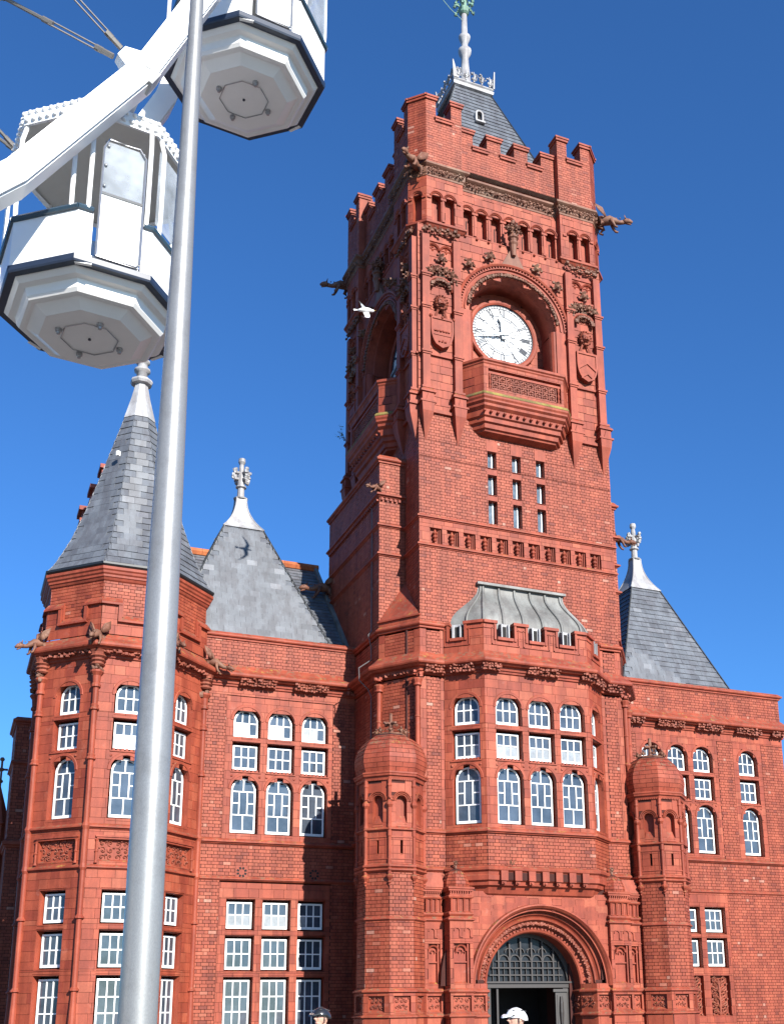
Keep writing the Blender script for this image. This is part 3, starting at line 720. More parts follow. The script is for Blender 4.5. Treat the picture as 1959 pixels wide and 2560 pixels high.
# oriel
OC = [.78, 1.86, 2.93]                            # along the oriel front
masonry(OFf, 0, 3.54, 6.6, 11.26, 'block', [h for c in OC for h in TALL(c)], name='oriel_wall')
for fr in (OLf, ORf): masonry(fr, 0, OL, 6.6, 11.26, 'block', TALL(OL / 2 + (.03 if fr is OLf else -.03)), name='oriel_wall'); upper_bay(fr, [OL / 2 + (.03 if fr is OLf else -.03)], blinds=[{'B': (2,)}])
upper_bay(OFf, OC, blinds=[{'B': (0, 1, 2)}, {'B': (0, 1, 2)}, {'B': (0, 1, 2)}])
for fr, w in ((OLf, OL), (OFf, 3.54), (ORf, OL)): masonry(fr, 0, w, 5.55, 6.45, 'brick', name='oriel_wall')
mb = MB(); mb.mould(PO, [(-.34, 4.55), (-.30, 4.72), (-.20, 4.78), (-.12, 4.95), (-.02, 5.0), (.0, 5.10), (.07, 5.14), (.08, 5.27), (.05, 5.30), (.06, 5.37), (.13, 5.42), (.14, 5.48), (.10, 5.52), (-.02, 5.56)]); mb.build('oriel_corbel', 'terracotta', ROOT)
for i in range(7):
    mb = MB(); u = .32 + i * .44; mb.box(OFf, u, u + .22, -.1, .17, 5.12, 5.40); mb.box(OFf, u + .04, u + .18, -.2, .12, 5.02, 5.12); mb.blob(OFf.P(u + .1, .13, 5.06), .035, 6, 4, 0)
    mb.build('corbel', 'terracotta', ROOT)
for i in range(6): mb = MB(); mb.box(OFf, .54 + i * .44, .76 + i * .44, -.2, .085, 5.15, 5.36); mb.build('corbel_gap_shade', 'mortar', ROOT)  # dark boxes between the corbels: shade of the gaps put into the colour
# oriel parapet with stepped, moulded battlement
GAPS = [(.42, 1.02), (1.48, 2.06), (2.52, 3.12)]
masonry(OFf, 0, 3.54, 11.95, 12.84, 'block', [('r', a, b, 12.36, 13.5) for a, b in GAPS], name='oriel_parapet')
cg = [(OLf, [(.18, .66)]), (ORf, [(.60, 1.08)])]
for fr, gp in cg: masonry(fr, 0, OL, 11.95, 12.84, 'block', [('r', a, b, 12.36, 13.5) for a, b in gp], name='oriel_parapet')
mb = MB()
def battlement(mb, fr, w, gaps, zl, zh, th=.07, inner=.28):
    u = 0.
    for a, b in gaps + [(w, w)]:
        if a > u:
            mb.box(fr, u - (.03 if u else 0), a + (.03 if a < w else 0), -inner, th, zh - .015, zh + .075); mb.box(fr, u, a, -inner, -.02, zl - .4, zh)
            mb.box(fr, u + .09 if u else 0, a - .09 if a < w else w, -.01, .028, zh - .17, zh - .14)
        if b > a:
            mb.box(fr, a + .03, b - .03, -inner, th, zl - .045, zl + .045)
            for x, s in ((a, -1), (b, 1)): mb.box(fr, min(x, x + s * .075), max(x, x + s * .075), -.02, .045, zl - .04, zh - .02)
            mb.box(fr, a - .16, b + .16, -.01, .028, zl - .20, zl - .17)
            for x in (a - .16, b + .13): mb.box(fr, x, x + .03, -.01, .028, zl - .2, zh - .14)
        u = b
battlement(mb, OFf, 3.54, GAPS, 12.36, 12.84)
for fr, gp in cg: battlement(mb, fr, OL, gp, 12.36, 12.84)
mb.build('battlement_moulding', 'terracotta', ROOT)
for fr, gp in [(OFf, GAPS)] + cg:                  # little lead outlets in the gaps
    for a, b in gp:
        mb = MB(); c = (a + b) / 2; mb.box(fr, c - .14, c + .14, -.22, -.05, 12.36, 12.86); mb.box(fr, c - .14, c - .10, -.08, .04, 12.36, 12.84); mb.box(fr, c + .10, c + .14, -.08, .04, 12.36, 12.84)
        lo_ = mb.build('lead_outlet', 'pale_lead', ROOT)
        mb = MB(); mb.box(fr, c - .07, c + .07, -.1, -.045, 12.40, 12.78); mb.build('outlet_hole', 'dark_void', lo_)
# swept lead roof behind it
def roofpt(s, t, lift=0.):
    """s 0..1 along, t 0..1 down"""
    bot = [(1.0, .0), (1.80, -.66), (5.18, -.66), (5.98, 0.)]; top = [(1.95, .0), (2.10, -.03), (4.80, -.03), (4.95, .0)]
    k = min(2.9999, s * 3); i = int(k); q = k - i
    B = Vector(bot[i]).lerp(Vector(bot[i + 1]), q); T = Vector(top[i]).lerp(Vector(top[i + 1]), q)
    q2 = min(1, max(0, (t - .08) / .74)); w = .10 * t + .90 * q2 * q2 * (3 - 2 * q2); p = T.lerp(B, w); return (p.x, p.y - lift * .8, 14.34 - 1.62 * t ** 1.0 + lift * .5)
mb = MB(); ns, ntt = 30, 16
mb.rings([[roofpt(i / ns, j / ntt) for j in range(ntt + 1)] for i in range(ns + 1)], closed=False, caps=(False, False)); o = mb.build('lead_roof', 'lead', ROOT, smooth=True)
mb = MB()
for s in [1 / 3 + k * (1 / 3) / 5 for k in range(6)] + [.16, .84]: mb.tube([roofpt(s, j / 16, .02) for j in range(17)], .045, 6)
mb.build('lead_roll', 'lead', ROOT, smooth=True)
mb = MB(); mb.box(TF, 1.88, 4.98, -.02, .16, 14.33, 14.41); mb.build('roof_flashing', 'lead', ROOT)
# plain walls of the tower front and sides above
SL = [(2.39, 2.70), (3.27, 3.58), (4.15, 4.46)]; SZ = [(16.50, 17.30), (17.52, 18.20), (18.45, 19.03)]
slh = [('r', a, b, z0, z1) for a, b in SL for z0, z1 in SZ]
masonry(TF, 0, 6.97, 12.8, 15.36, 'brick', name='tower_wall')
PN = [('r', .35 + i * .5695, .76 + i * .5695, 15.50, 16.03) for i in range(11)]
masonry(TF, 0, 6.97, 15.45, 16.30, 'block', PN, name='tower_wall', h=.2833)
masonry(TF, 0, 6.97, 16.40, 19.98, 'brick', slh + [('r', a - .05, b + .05, 19.03, 19.40) for a, b in SL] + [('r', a - .04, b + .04, z, z + .21) for a, b in SL for z in (17.305, 18.215)], name='tower_wall')
string([(0, 7.2), (0, 0), (6.97, 0), (6.97, 1.2)], 16.30, .10, .08); string([(0, 7.2), (0, 0), (6.97, 0), (6.97, 1.2)], 15.36, .10, .08)
SW = Fr(0, 7.2, -90)                               # tower west face, u = 7.2 - y
masonry(SW, 0, 7.2, 12.6, 19.98, 'brick', name='tower_wall'); masonry(Fr(6.97, 0, 90), 0, 7.2, 12.6, 20, 'brick', name='tower_wall')
for a, b in SL:
    mb = MB()
    for h in slh:
        if h[1] == a: reveal(mb, TF, h, .22)
    mb.box(TF, a - .05, b + .05, -.03, .006, 19.035, 19.40)
    for z in (17.305, 18.215): mb.box(TF, a - .04, b + .04, -.2, -.02, z, z + .21)
    mb.build('slit_surround', 'terracotta', ROOT)
for a, b in SL:
    for z0, z1 in SZ:
        mb = MB(); mb.box(TF, a + .02, b - .02, -.24, -.20, z0 + .03, z1); sw = mb.build('slit_window', 'slit_glass', ROOT); mb = MB(); mb.box(TF, (a + b) / 2 + .055, (a + b) / 2 + .085, -.2, -.17, z0 + .03, z1); mb.build('slit_frame', 'white_paint', sw)
for h in PN:                                       # eleven sunk panels with turned ornaments
    mb = MB(); reveal(mb, TF, h, .13); mb.quad(*[TF.P(u, -.13, z) for u, z in ((h[1], h[3]), (h[2], h[3]), (h[2], h[4]), (h[1], h[4]))])
    for k in (1, 2): mb.box(TF, h[2] - .05 * k, h[2] - .05 * k + .02, -.13, -.02 - .03 * k, h[3], h[4])
    for k in (1,): mb.box(TF, h[1], h[1] + .03, -.13, -.04, h[3], h[4])
    c = (h[1] + h[2]) / 2 - .02; p = TF.P(c, -.03, 0)
    mb.lathe(p[0], p[1], [(.02, 15.58), (.05, 15.60), (.06, 15.64), (.03, 15.67), (.075, 15.72), (.075, 15.76), (.04, 15.79), (.085, 15.85), (.06, 15.89), (.05, 15.92), (.02, 15.98)], 8)
    mb.build('sunk_panel', 'terracotta', ROOT)

# ---------------------------------------------------------------- tower, belfry
def pilaster(mb, fr, u0, u1, z0, z1, out=.17, zs=(22.05, 23.75, 24.95)):
    mb.box(fr, u0, u1, -.05, out, z0, z1)
    for z in zs: mb.box(fr, u0 - .05, u1 + .05, -.02, out + .06, z, z + .06); mb.box(fr, u0 - .02, u1 + .02, -.02, out + .03, z - .06, z)
    # moulded nosing, gablet and the long tapering pendant
    c = (u0 + u1) / 2; w = (u1 - u0) / 2
    mb.box(fr, u0 - .06, u1 + .06, -.05, out + .07, z0 - .02, z0 + .05)
    def wedge(z_a, z_b, wa, oa, wb, ob):
        P = fr.P; mb.hexa([P(c - wa, oa, z_a), P(c + wa, oa, z_a), P(c + wa, -.05, z_a), P(c - wa, -.05, z_a), P(c - wb, ob, z_b), P(c + wb, ob, z_b), P(c + wb, -.05, z_b), P(c - wb, -.05, z_b)])
    wedge(z0 - .14, z0 - .02, w + .12, out + .14, w + .03, out + .05)
    wedge(z0 - .20, z0 - .14, w + .13, out + .15, w + .13, out + .15)
    wedge(z0 - .50, z0 - .20, w + .07, out + .10, w + .07, out + .10)
    wedge(z0 - .56, z0 - .50, w + .14, out + .15, w + .14, out + .15)
    wedge(z0 - .85, z0 - .56, w + .06, out + .10, w + .09, out + .13)
    wedge(z0 - 1.75, z0 - .85, .02, .0, w + .06, out + .10)
    P = fr.P; mb.hexa([P(c - .09, out + .14, z0 - .5), P(c + .09, out + .14, z0 - .5), P(c + .09, out, z0 - .5), P(c - .09, out, z0 - .5), P(c - .01, out + .13, z0 - .24), P(c + .01, out + .13, z0 - .24), P(c + .01, out, z0 - .24), P(c - .01, out, z0 - .24)])

def lion(mb, fr, u, z):
    mb.blob(fr.P(u, .10, z), .17, 8, 5, .1, (1, 1, 1.1)); mb.blob(fr.P(u, .24, z - .05), .085, 7, 4, .05)
    for s in (-1, 1): mb.blob(fr.P(u + s * .07, .24, z + .05), .03, 5, 3); mb.blob(fr.P(u + s * .06, .27, z - .10), .045, 5, 3)
    for k in range(15):
        a = PI * 2 * k / 15; mb.tube([fr.P(u + .15 * math.cos(a), .10, z + .17 * math.sin(a)), fr.P(u + .22 * math.cos(a + .15), .16, z + .25 * math.sin(a + .15)), fr.P(u + .27 * math.cos(a + .3), .06, z + .31 * math.sin(a + .3))], [.05, .045, .01], 4)
    for s in (-1, 1): mb.tube([fr.P(u + s * .1, .1, z - .25), fr.P(u + s * .17, .09, z - .45), fr.P(u + s * .24, .07, z - .68)], [.035, .04, .03], 5)
def shield(mb, fr, u, z0, z1, w, kind):
    n = 10; pts = []
    for i in range(n + 1):
        t = i / n; v = z1 + (z0 - z1) * t; pts.append((w * (1 if t < .35 else math.sqrt(max(0, 1 - ((t - .35) / .65) ** 2.2))), v))
    ring = [(u - a, v) for a, v in pts] + [(u + a, v) for a, v in pts[::-1][1:]]
    mb.rings([[fr.P(a, -.02, v) for a, v in ring], [fr.P(a, .16, v) for a, v in ring]], caps=(False, True))
    inner = [(u + (a - u) * .86, (z0 + z1) / 2 + (v - (z0 + z1) / 2) * .88) for a, v in ring]
    for k in range(len(ring)):
        a, b = ring[k], ring[(k + 1) % len(ring)]; a2, b2 = inner[k], inner[(k + 1) % len(ring)]
        mb.hexa([fr.P(a[0], .15, a[1]), fr.P(b[0], .15, b[1]), fr.P(b2[0], .15, b2[1]), fr.P(a2[0], .15, a2[1]), fr.P(a[0], .20, a[1]), fr.P(b[0], .20, b[1]), fr.P(b2[0], .195, b2[1]), fr.P(a2[0], .195, a2[1])])
    h = z1 - z0
    if kind == 'bar':
        mb.box(fr, u - w * .8, u + w * .8, .15, .18, z0 + h * .42, z0 + h * .47)
        for k in range(6): mb.blob(fr.P(u - w * .6 + k * w * .24, .17, z0 + h * .56), .05, 5, 3, .3)
        for k in range(3): mb.blob(fr.P(u - w * .25 + k * w * .25, .17, z0 + h * .22), .05, 5, 3, .3)
        for k in range(3): mb.blob(fr.P(u - w + k * w, .19, z1), .06, 6, 4)
    else:
        for k in range(2):
            z = z0 + h * (.72 - .36 * k); ww = w * (.92 - .3 * k)
            for s in (-1, 1): mb.hexa([fr.P(u, .15, z), fr.P(u + s * ww, .15, z - .32 * (.9 - .25 * k)), fr.P(u + s * ww, .15, z - .32 * (.9 - .25 * k) - .10), fr.P(u, .15, z - .12), fr.P(u, .20, z), fr.P(u + s * ww, .20, z - .32 * (.9 - .25 * k)), fr.P(u + s * ww, .20, z - .32 * (.9 - .25 * k) - .10), fr.P(u, .20, z - .12)])

def belfry_face(fr, W, full=True):
    """fr: wall plane of a face of the belfry, u 0..W; written for W = 6.97"""
    cx = W / 2; ca = cx; zc = 24.10; R = 1.62
    H = [('a', cx, R, zc, 22.0)]
    masonry(fr, 0, W, 19.98, 27.0, 'block', H, name='belfry_wall', h=.29)
    mb = MB(); P = fr.P                            # archivolt in three orders, carved ring, hood
    mb.arc(fr, cx, zc, [(R, .0), (R + .02, .03), (R + .03, -.03), (R + .16, -.02), (R + .17, .05), (R + .22, .06)], n=40, caps=False)
    mb.arc(fr, cx, zc, [(R + .22, .06), (R + .225, .0), (R + .30, .01), (R + .31, .07), (R + .34, .075), (R + .35, .02), (R + .40, .02), (R + .41, .10), (R + .46, .13), (R + .50, .10), (R + .51, -.02)], n=40, caps=False)
    mb.build('clock_archivolt', 'terracotta', ROOT)
    for s in (-1, 1):
        mb = MB(); a, b = (cx + s * R, cx + s * (R + .36)); mb.box(fr, min(a, b), max(a, b), -.03, .03, 22.0, zc)
        p = fr.P(cx + s * (R + .02), -.18, 0); mb.lathe(p[0], p[1], [(.17, 22.0), (.17, zc)], 12)
        mb.build('arch_jamb', 'terracotta', ROOT)
    mb = MB()
    mb.arc(fr, cx, zc, [(R, 0), (R - .04, -.25), (R - .06, -.30), (R - .06, -.9)], n=40, caps=False)
    for s in (-1, 1): mb.quad(P(cx + s * R, 0, 21.5), P(cx + s * R, 0, zc), P(cx + s * (R - .06), -.9, zc), P(cx + s * (R - .06), -.9, 21.5))
    mb.build('clock_recess', 'terracotta', ROOT)
    f2 = fr.shift(0, -.9)
    masonry(f2, cx - R, cx + R, 21.5, 25.8, 'block', [('c', cx, 1.30, 24.05)], name='recess_wall', bounds=lambda v: (cx - R, cx + R) if v < zc else (cx - math.sqrt(max(.0, R * R - (v - zc) ** 2)), cx + math.sqrt(max(.0, R * R - (v - zc) ** 2))))
    mb = MB()
    n = 46
    for i in range(n):
        a = PI * (i + .5) / n
        if a < .12 or a > PI - .12: continue
        q = fr.P(cx + (R + .09) * math.cos(a), .03, zc + (R + .09) * math.sin(a)); mb.blob(q, ru(.06, .085), 5, 4, .35)
        mb.blob(fr.P(cx + (R + .05 + ru(-.03, .07)) * math.cos(a + .03), .07, zc + (R + .05) * math.sin(a + .03)), ru(.03, .055), 5, 3, .35)
    mb.build('carved_foliage', 'weathered_stone', ROOT)
    mb = MB()
    for i in range(54):
        a = PI * (i + .5) / 54; mb.box(fr.shift(cx, 0, zc).turned(a), R + .315, R + .40, -.02, .075, -.022, .022)
    mb.build('arch_dentils', 'terracotta', ROOT)
    for a in (22, 46, 68, 112, 134, 158): mb = MB(); spike_flower(mb, fr.P(cx + (R + .78) * math.cos(math.radians(a)), .12, zc + (R + .74) * math.sin(math.radians(a))), .33); mb.build('crocket', 'weathered_stone', ROOT)
    mb = MB()
    p = fr.P(cx, .16, 0)
    mb.hexa([P(cx - .42, .10, 26.18), P(cx + .42, .10, 26.18), P(cx + .42, -.05, 26.18), P(cx - .42, -.05, 26.18), P(cx - .07, .12, 26.85), P(cx + .07, .12, 26.85), P(cx + .07, .0, 26.85), P(cx - .07, .0, 26.85)])
    mb.lathe(p[0], p[1], [(.08, 26.55), (.13, 26.95), (.17, 27.02), (.17, 27.08), (.12, 27.12), (.14, 27.2), (.19, 27.24), (.19, 27.30), (.10, 27.34), (.12, 27.55), (.02, 27.7)], 10)
    for k in range(7): spike_flower(mb, (p[0] + .17 * math.cos(k), p[1] + .17 * math.sin(k), 27.52 + .1 * (k % 2)), .24, 4)
    mb.blob((p[0], p[1], 27.9), .1, 6, 4, .3)
    mb.build('hood_finial', 'weathered_stone', ROOT)
    # pilasters, strings, shields, canopies on the side bays
    for a, b in ((.10, .36), (1.22, 1.48), (W - 1.48, W - 1.22), (W - .36, W - .10)):
        mb = MB(); pilaster(mb, fr, a, b, 20.75, 26.5); mb.build('pilaster', 'terracotta', ROOT)
    for a, b in ((.30, 1.25), (W - 1.25, W - .30)):
        mb = MB(); mb.box(fr, a - .3, b + .3, -.03, .07, 22.05, 22.11); mb.build('bay_string', 'terracotta', ROOT); mb = MB(); mb.box(fr, a, b, -.05, .09, 19.98, 20.10); mb.build('bay_sill', 'terracotta', ROOT)
        mb = MB(); mb.box(fr, a + .0, b, -.05, .04, 26.38, 26.62)
        c = (a + b) / 2
        mb.arc(fr, c, 24.55, [(.40, -.02), (.40, .06), (.44, .10), (.50, .10), (.52, -.02)], n=16)
        for zz in (24.92,): mb.box(fr, a, b, -.02, .06, 25.30, 25.36); mb.box(fr, a, b, -.02, .12, 25.40, 25.47)
        for k in range(9): mb.box(fr, a + .03 + k * .1, a + .09 + k * .1, -.02, .10, 25.33, 25.40)
        for s in (-1, 1):                             # twin cusped arches
            cc = c + s * .245
            mb.arc(fr, cc, 26.05, [(.19, -.02), (.19, .05), (.23, .09), (.255, .06), (.26, -.02)], n=12)
            for zz, rr in ((26.02, .07), (26.15, .06)):
                for q in (-1, 1): mb.arc(fr, cc + q * .10, zz, [(rr, .0), (rr + .03, .03), (rr + .05, .0)], 0, PI, 6)
            mb.box(fr, cc - .24, cc - .2, -.02, .06, 25.55, 26.05)
        mb.box(fr, c + .46, c + .50, -.02, .06, 25.55, 26.05)
        mb.build('niche_moulding', 'terracotta', ROOT)
        mb = MB()
        for k in range(11):
            t = PI * (k + .5) / 11; mb.blob(fr.P(c + .33 * math.cos(t), .13, 24.56 + .30 * math.sin(t)), ru(.06, .10), 5, 3, .35)
        for k in range(6): mb.curl(fr, c - .28 + .11 * k, 24.80, .10, .05, 1 if k % 2 else -1, 1.5)
        for s in (-1, -.4, .4, 1): spike_flower(mb, fr.P(c + s * .40, .15, 25.12 + .10 * (abs(s) < 1)), .27)
        for s in (-1, 1): mb.hexa([P(c - .2, .1, 25.02), P(c + .2, .1, 25.02), P(c + .2, -.02, 25.02), P(c - .2, -.02, 25.02), P(c - .02, .14, 25.36), P(c + .02, .14, 25.36), P(c + .02, -.02, 25.36), P(c - .02, -.02, 25.36)])
        spike_flower(mb, fr.P(c, .16, 25.66), .32)
        for k in range(14): mb.curl(fr, a - .15 + k * .095, 26.80 + ru(-.10, .08), .12, .13, 1 if k % 2 else -1, 1.5); mb.blob(fr.P(a - .15 + k * .095, .20, 26.70 + ru(-.14, .14)), ru(.05, .09), 5, 3, .35)
        mb.build('carved_foliage', 'weathered_stone', ROOT)
        mb = MB(); lion(mb, fr, c, 24.02); mb.build('carved_lion', 'terracotta_carved', ROOT)
        mb = MB(); shield(mb, fr, c, 22.30, 23.42, .40, 'bar' if a < W / 2 else 'chevron'); mb.build('carved_shield', 'terracotta', ROOT)
    # clock
    f3 = fr.shift(cx, -.86, 24.05)
    clock = MB(); clock.arc(f3, 0, 0, [(1.16, -.04), (1.16, .07), (1.22, .10), (1.30, .10), (1.33, .05), (1.33, -.06)], 0, 2 * PI, 48, caps=False); co = clock.build('clock', 'terracotta', ROOT)
    mb = MB(); mb.fan(f3, 0, 0, 1.16, .0, 48); mb.build('clock_face', 'dial', co)
    mb = MB()
    def ring(r0, r1, n=60, d=.02): mb.arc(f3, 0, 0, [(r0, .003), (r0, d), (r1, d), (r1, .003)], 0, 2 * PI, n, caps=False)
    ring(1.12, 1.17); ring(1.035, 1.055); ring(.73, .75); ring(.65, .665)
    for k in range(60): mb.box(f3.turned(k * PI / 30 + PI / 60), 1.05, 1.125, .003, .02, -.012, .012)
    for k in range(12): mb.box(f3.turned(k * PI / 6), .66, .735, .003, .02, -.016, .016)
    for k in range(24):
        g = f3.turned(k * PI / 12); mb.box(g, .40, .655, .003, .012, -.005, .005) if k % 2 else mb.box(g, .28, .52, .003, .012, -.005, .005)
    for k in range(12):
        a = k * PI / 6; mb.arc(f3, .22 * math.cos(a), .22 * math.sin(a), [(.062, .003), (.062, .014), (.072, .014), (.072, .003)], 0, 2 * PI, 10, caps=False)
        mb.arc(f3, .42 * math.cos(a + .26), .42 * math.sin(a + .26), [(.098, .003), (.098, .014), (.108, .014), (.108, .003)], 0, 2 * PI, 12, caps=False)
    mb.build('dial_tracery', 'dial_iron', co)
    NUM = {1: 'I', 2: 'II', 3: 'III', 4: 'IIII', 5: 'V', 6: 'VI', 7: 'VII', 8: 'VIII', 9: 'IX', 10: 'X', 11: 'XI', 12: 'XII'}
    for hh_, tx in NUM.items():
        mb = MB(); g = f3.turned(-hh_ * PI / 6 + PI / 2 - PI / 2)     # local v is outward from the centre
        wd = {'I': .055, 'V': .13, 'X': .13}; tot = sum(wd[c] for c in tx); x = -tot / 2
        def bar(x0, v0, x1, v1, t):
            mb.hexa([g.P(x0 - t, .004, v0), g.P(x0 + t, .004, v0), g.P(x0 + t, .024, v0), g.P(x0 - t, .024, v0), g.P(x1 - t, .004, v1), g.P(x1 + t, .004, v1), g.P(x1 + t, .024, v1), g.P(x1 - t, .024, v1)])
        for c in tx:
            m = x + wd[c] / 2
            if c == 'I': bar(m, .76, m, 1.03, .014)
            if c == 'V': bar(m - .05, 1.03, m, .76, .018); bar(m + .05, 1.03, m, .76, .008)
            if c == 'X': bar(m - .05, 1.03, m + .05, .76, .018); bar(m + .05, 1.03, m - .05, .76, .008)
            x += wd[c]
        mb.build('numeral', 'dial_iron', co)
    for nm, L, w, ang in (('minute_hand', 1.02, .05, -(43 / 60) * 2 * PI), ('hour_hand', .76, .085, -(11.72 / 12) * 2 * PI)):
        mb = MB(); g = f3.turned(ang); d = .13 if nm == 'minute_hand' else .09
        pts = [(-w, -.18), (w, -.18), (w, 0), (w * .55, L * .6), (w * (1.3 if nm == 'hour_hand' else .8), L * .78), (0, L), (-w * (1.3 if nm == 'hour_hand' else .8), L * .78), (-w * .55, L * .6), (-w, 0)]
        mb.rings([[g.P(a, d - .02, v) for a, v in pts], [g.P(a, d + .02, v) for a, v in pts]]); mb.build(nm, 'hand_metal', co)
    mb = MB(); mb.tube([f3.P(0, 0, 0), f3.P(0, .16, 0)], .07, 10); mb.build('hub', 'hand_metal', co)
    # balcony
    path = [tuple(fr.P(u, d, 0)[:2]) for u, d in ((1.52, -.02), (2.02, .62), (W - 2.02, .62), (W - 1.52, -.02))]
    mb = MB(); mb.mould(path, [(-.62, 19.50), (-.36, 19.58), (-.34, 19.64), (-.27, 19.66), (-.25, 19.80), (-.17, 19.84), (-.17, 19.98), (-.10, 20.02), (-.08, 20.22), (.02, 20.30), (.03, 20.38), (.10, 20.44), (.10, 20.50), (.14, 20.56), (.15, 20.66), (.10, 20.74), (.0, 20.80), (.0, 20.86)]); mb.build('balcony_corbel', 'terracotta', ROOT)
    mb = MB(); mb.mould(path, [(.155, 20.63), (.165, 20.66), (.10, 20.755), (.0, 20.82)]); mb.build('mossy_ledge', 'mossy', ROOT)
    mb = MB(); mb.mould(path, [(.0, 21.80), (.03, 21.84), (.03, 21.88), (.08, 21.92), (.08, 22.0), (.04, 22.03), (-.06, 22.10), (-.26, 22.10), (-.26, 21.8)]); mb.build('balcony_coping', 'terracotta', ROOT)
    bf = Fr(0, 0, 0); bf.o = fr.P(2.02, .62, 0); bf.U, bf.N, bf.V = fr.U, fr.N, fr.V; bw = W - 4.04
    masonry(bf, 0, bw, 20.84, 21.82, 'block', [('r', .17, bw - .10, 20.94, 21.66)], name='balcony_wall', h=.31)
    for s in (0, 1):
        q0 = np.array(fr.P(1.52, -.02, 0)); q1 = np.array(fr.P(2.02, .62, 0))
        if s: q0, q1 = np.array(fr.P(W - 2.02, .62, 0)), np.array(fr.P(W - 1.52, -.02, 0))
        t = (q1 - q0); L = np.linalg.norm(t); f = Fr(0, 0, 0); f.o = q0; f.U = t / L; f.N = np.array([f.U[1], -f.U[0], 0]); f.V = fr.V
        masonry(f, 0, L, 20.84, 21.82, 'block', name='balcony_wall', h=.31)
    mb = MB(); reveal(mb, bf, ('r', .17, bw - .10, 20.94, 21.66), .12); mb.quad(*[bf.P(u, -.12, z) for u, z in ((.17, 20.9), (bw - .1, 20.9), (bw - .1, 21.7), (.17, 21.7))])
    mb.box(bf, .17, bw - .1, -.12, -.03, 21.50, 21.58)
    for x in (.24, bw - .17): p = bf.P(x, -.05, 0); mb.lathe(p[0], p[1], [(.03, 20.96), (.045, 21.05), (.02, 21.1), (.045, 21.2), (.02, 21.3), (.045, 21.4), (.03, 21.5)], 8)
    mb.build('balcony_panel', 'terracotta', ROOT)
    mb = MB(); nx = 9; u0, u1 = .32, bw - .26; cw = (u1 - u0) / nx
    for i in range(nx + 1): mb.box(bf, u0 + i * cw - .012, u0 + i * cw + .012, -.12, -.06, 20.99, 21.48)
    for z in (20.99, 21.235, 21.48): mb.box(bf, u0, u1, -.12, -.062, z - .012, z + .012)
    for i in range(nx):
        for z in (21.11, 21.36):
            c = u0 + (i + .5) * cw
            for q in range(4): a = PI / 4 + q * PI / 2; mb.blob(bf.P(c + .055 * math.cos(a), -.08, z + .055 * math.sin(a)), .042, 5, 3, .2)
            mb.arc(bf, c, z, [(.085, -.12), (.085, -.07), (.105, -.07), (.105, -.12)], 0, 2 * PI, 10, caps=False)
    mb.build('balcony_lattice', 'terracotta_carved', ROOT)
    for k in range(13): mb = MB(); mb.blob(bf.P(.02 + k * (bw - .04) / 12, -.03, 20.13), .055, 8, 5, .0); mb.build('ball_ornament', 'terracotta', ROOT, smooth=True)

clay('mossy', [(0, (.10, .065, .03)), (.4, (.20, .15, .05)), (1, (.42, .36, .08))], 'noise', lichen=.9, bump=.8)
BWf = Fr(0, 6.97, -90)
belfry_face(TF, 6.97); belfry_face(BWf, 6.97)
mb = MB(); mb.quad((6.97, 0, 19.98), (6.97, 7, 19.98), (6.97, 7, 27.1), (6.97, 0, 27.1)); mb.quad((0, 6.97, 12), (6.97, 6.97, 12), (6.97, 6.97, 27.1), (0, 6.97, 27.1)); mb.build('back_wall', 'mortar', ROOT)
# arcade stage
X0, X1, Y0, Y1 = -.17, 7.27, -.05, 7.39; CH = .48; RC_ = .25
def stage(x0, x1, y0, y1, rec=RC_, p=1.83, ch=CH):
    return [(x0, y1 - ch), (x0, y1 - p), (x0 + rec, y1 - p), (x0 + rec, y0 + p), (x0, y0 + p), (x0, y0 + ch), (x0 + ch, y0), (x0 + p, y0), (x0 + p, y0 + rec), (x1 - p, y0 + rec), (x1 - p, y0), (x1 - ch, y0), (x1, y0 + ch), (x1, y1 - ch), (x1 - ch, y1), (x0 + ch, y1)]
SP = stage(X0, X1, Y0, Y1)
mb = MB(); mb.mould(SP, [(-.3, 26.9), (-.02, 26.92), (.02, 26.96), (.05, 27.0), (.10, 27.03), (.11, 27.09), (.05, 27.13), (-.03, 27.20)], closed=True); mb.build('arcade_sill', 'terracotta', ROOT)
mb = MB(); mb.mould(SP, [(-.05, 28.90), (.02, 28.93), (.03, 28.99), (.06, 29.02), (.08, 29.22), (.14, 29.26), (.19, 29.30), (.19, 29.37), (.13, 29.40), (-.05, 29.46)], closed=True); mb.build('tower_cornice', 'weathered_stone', ROOT)
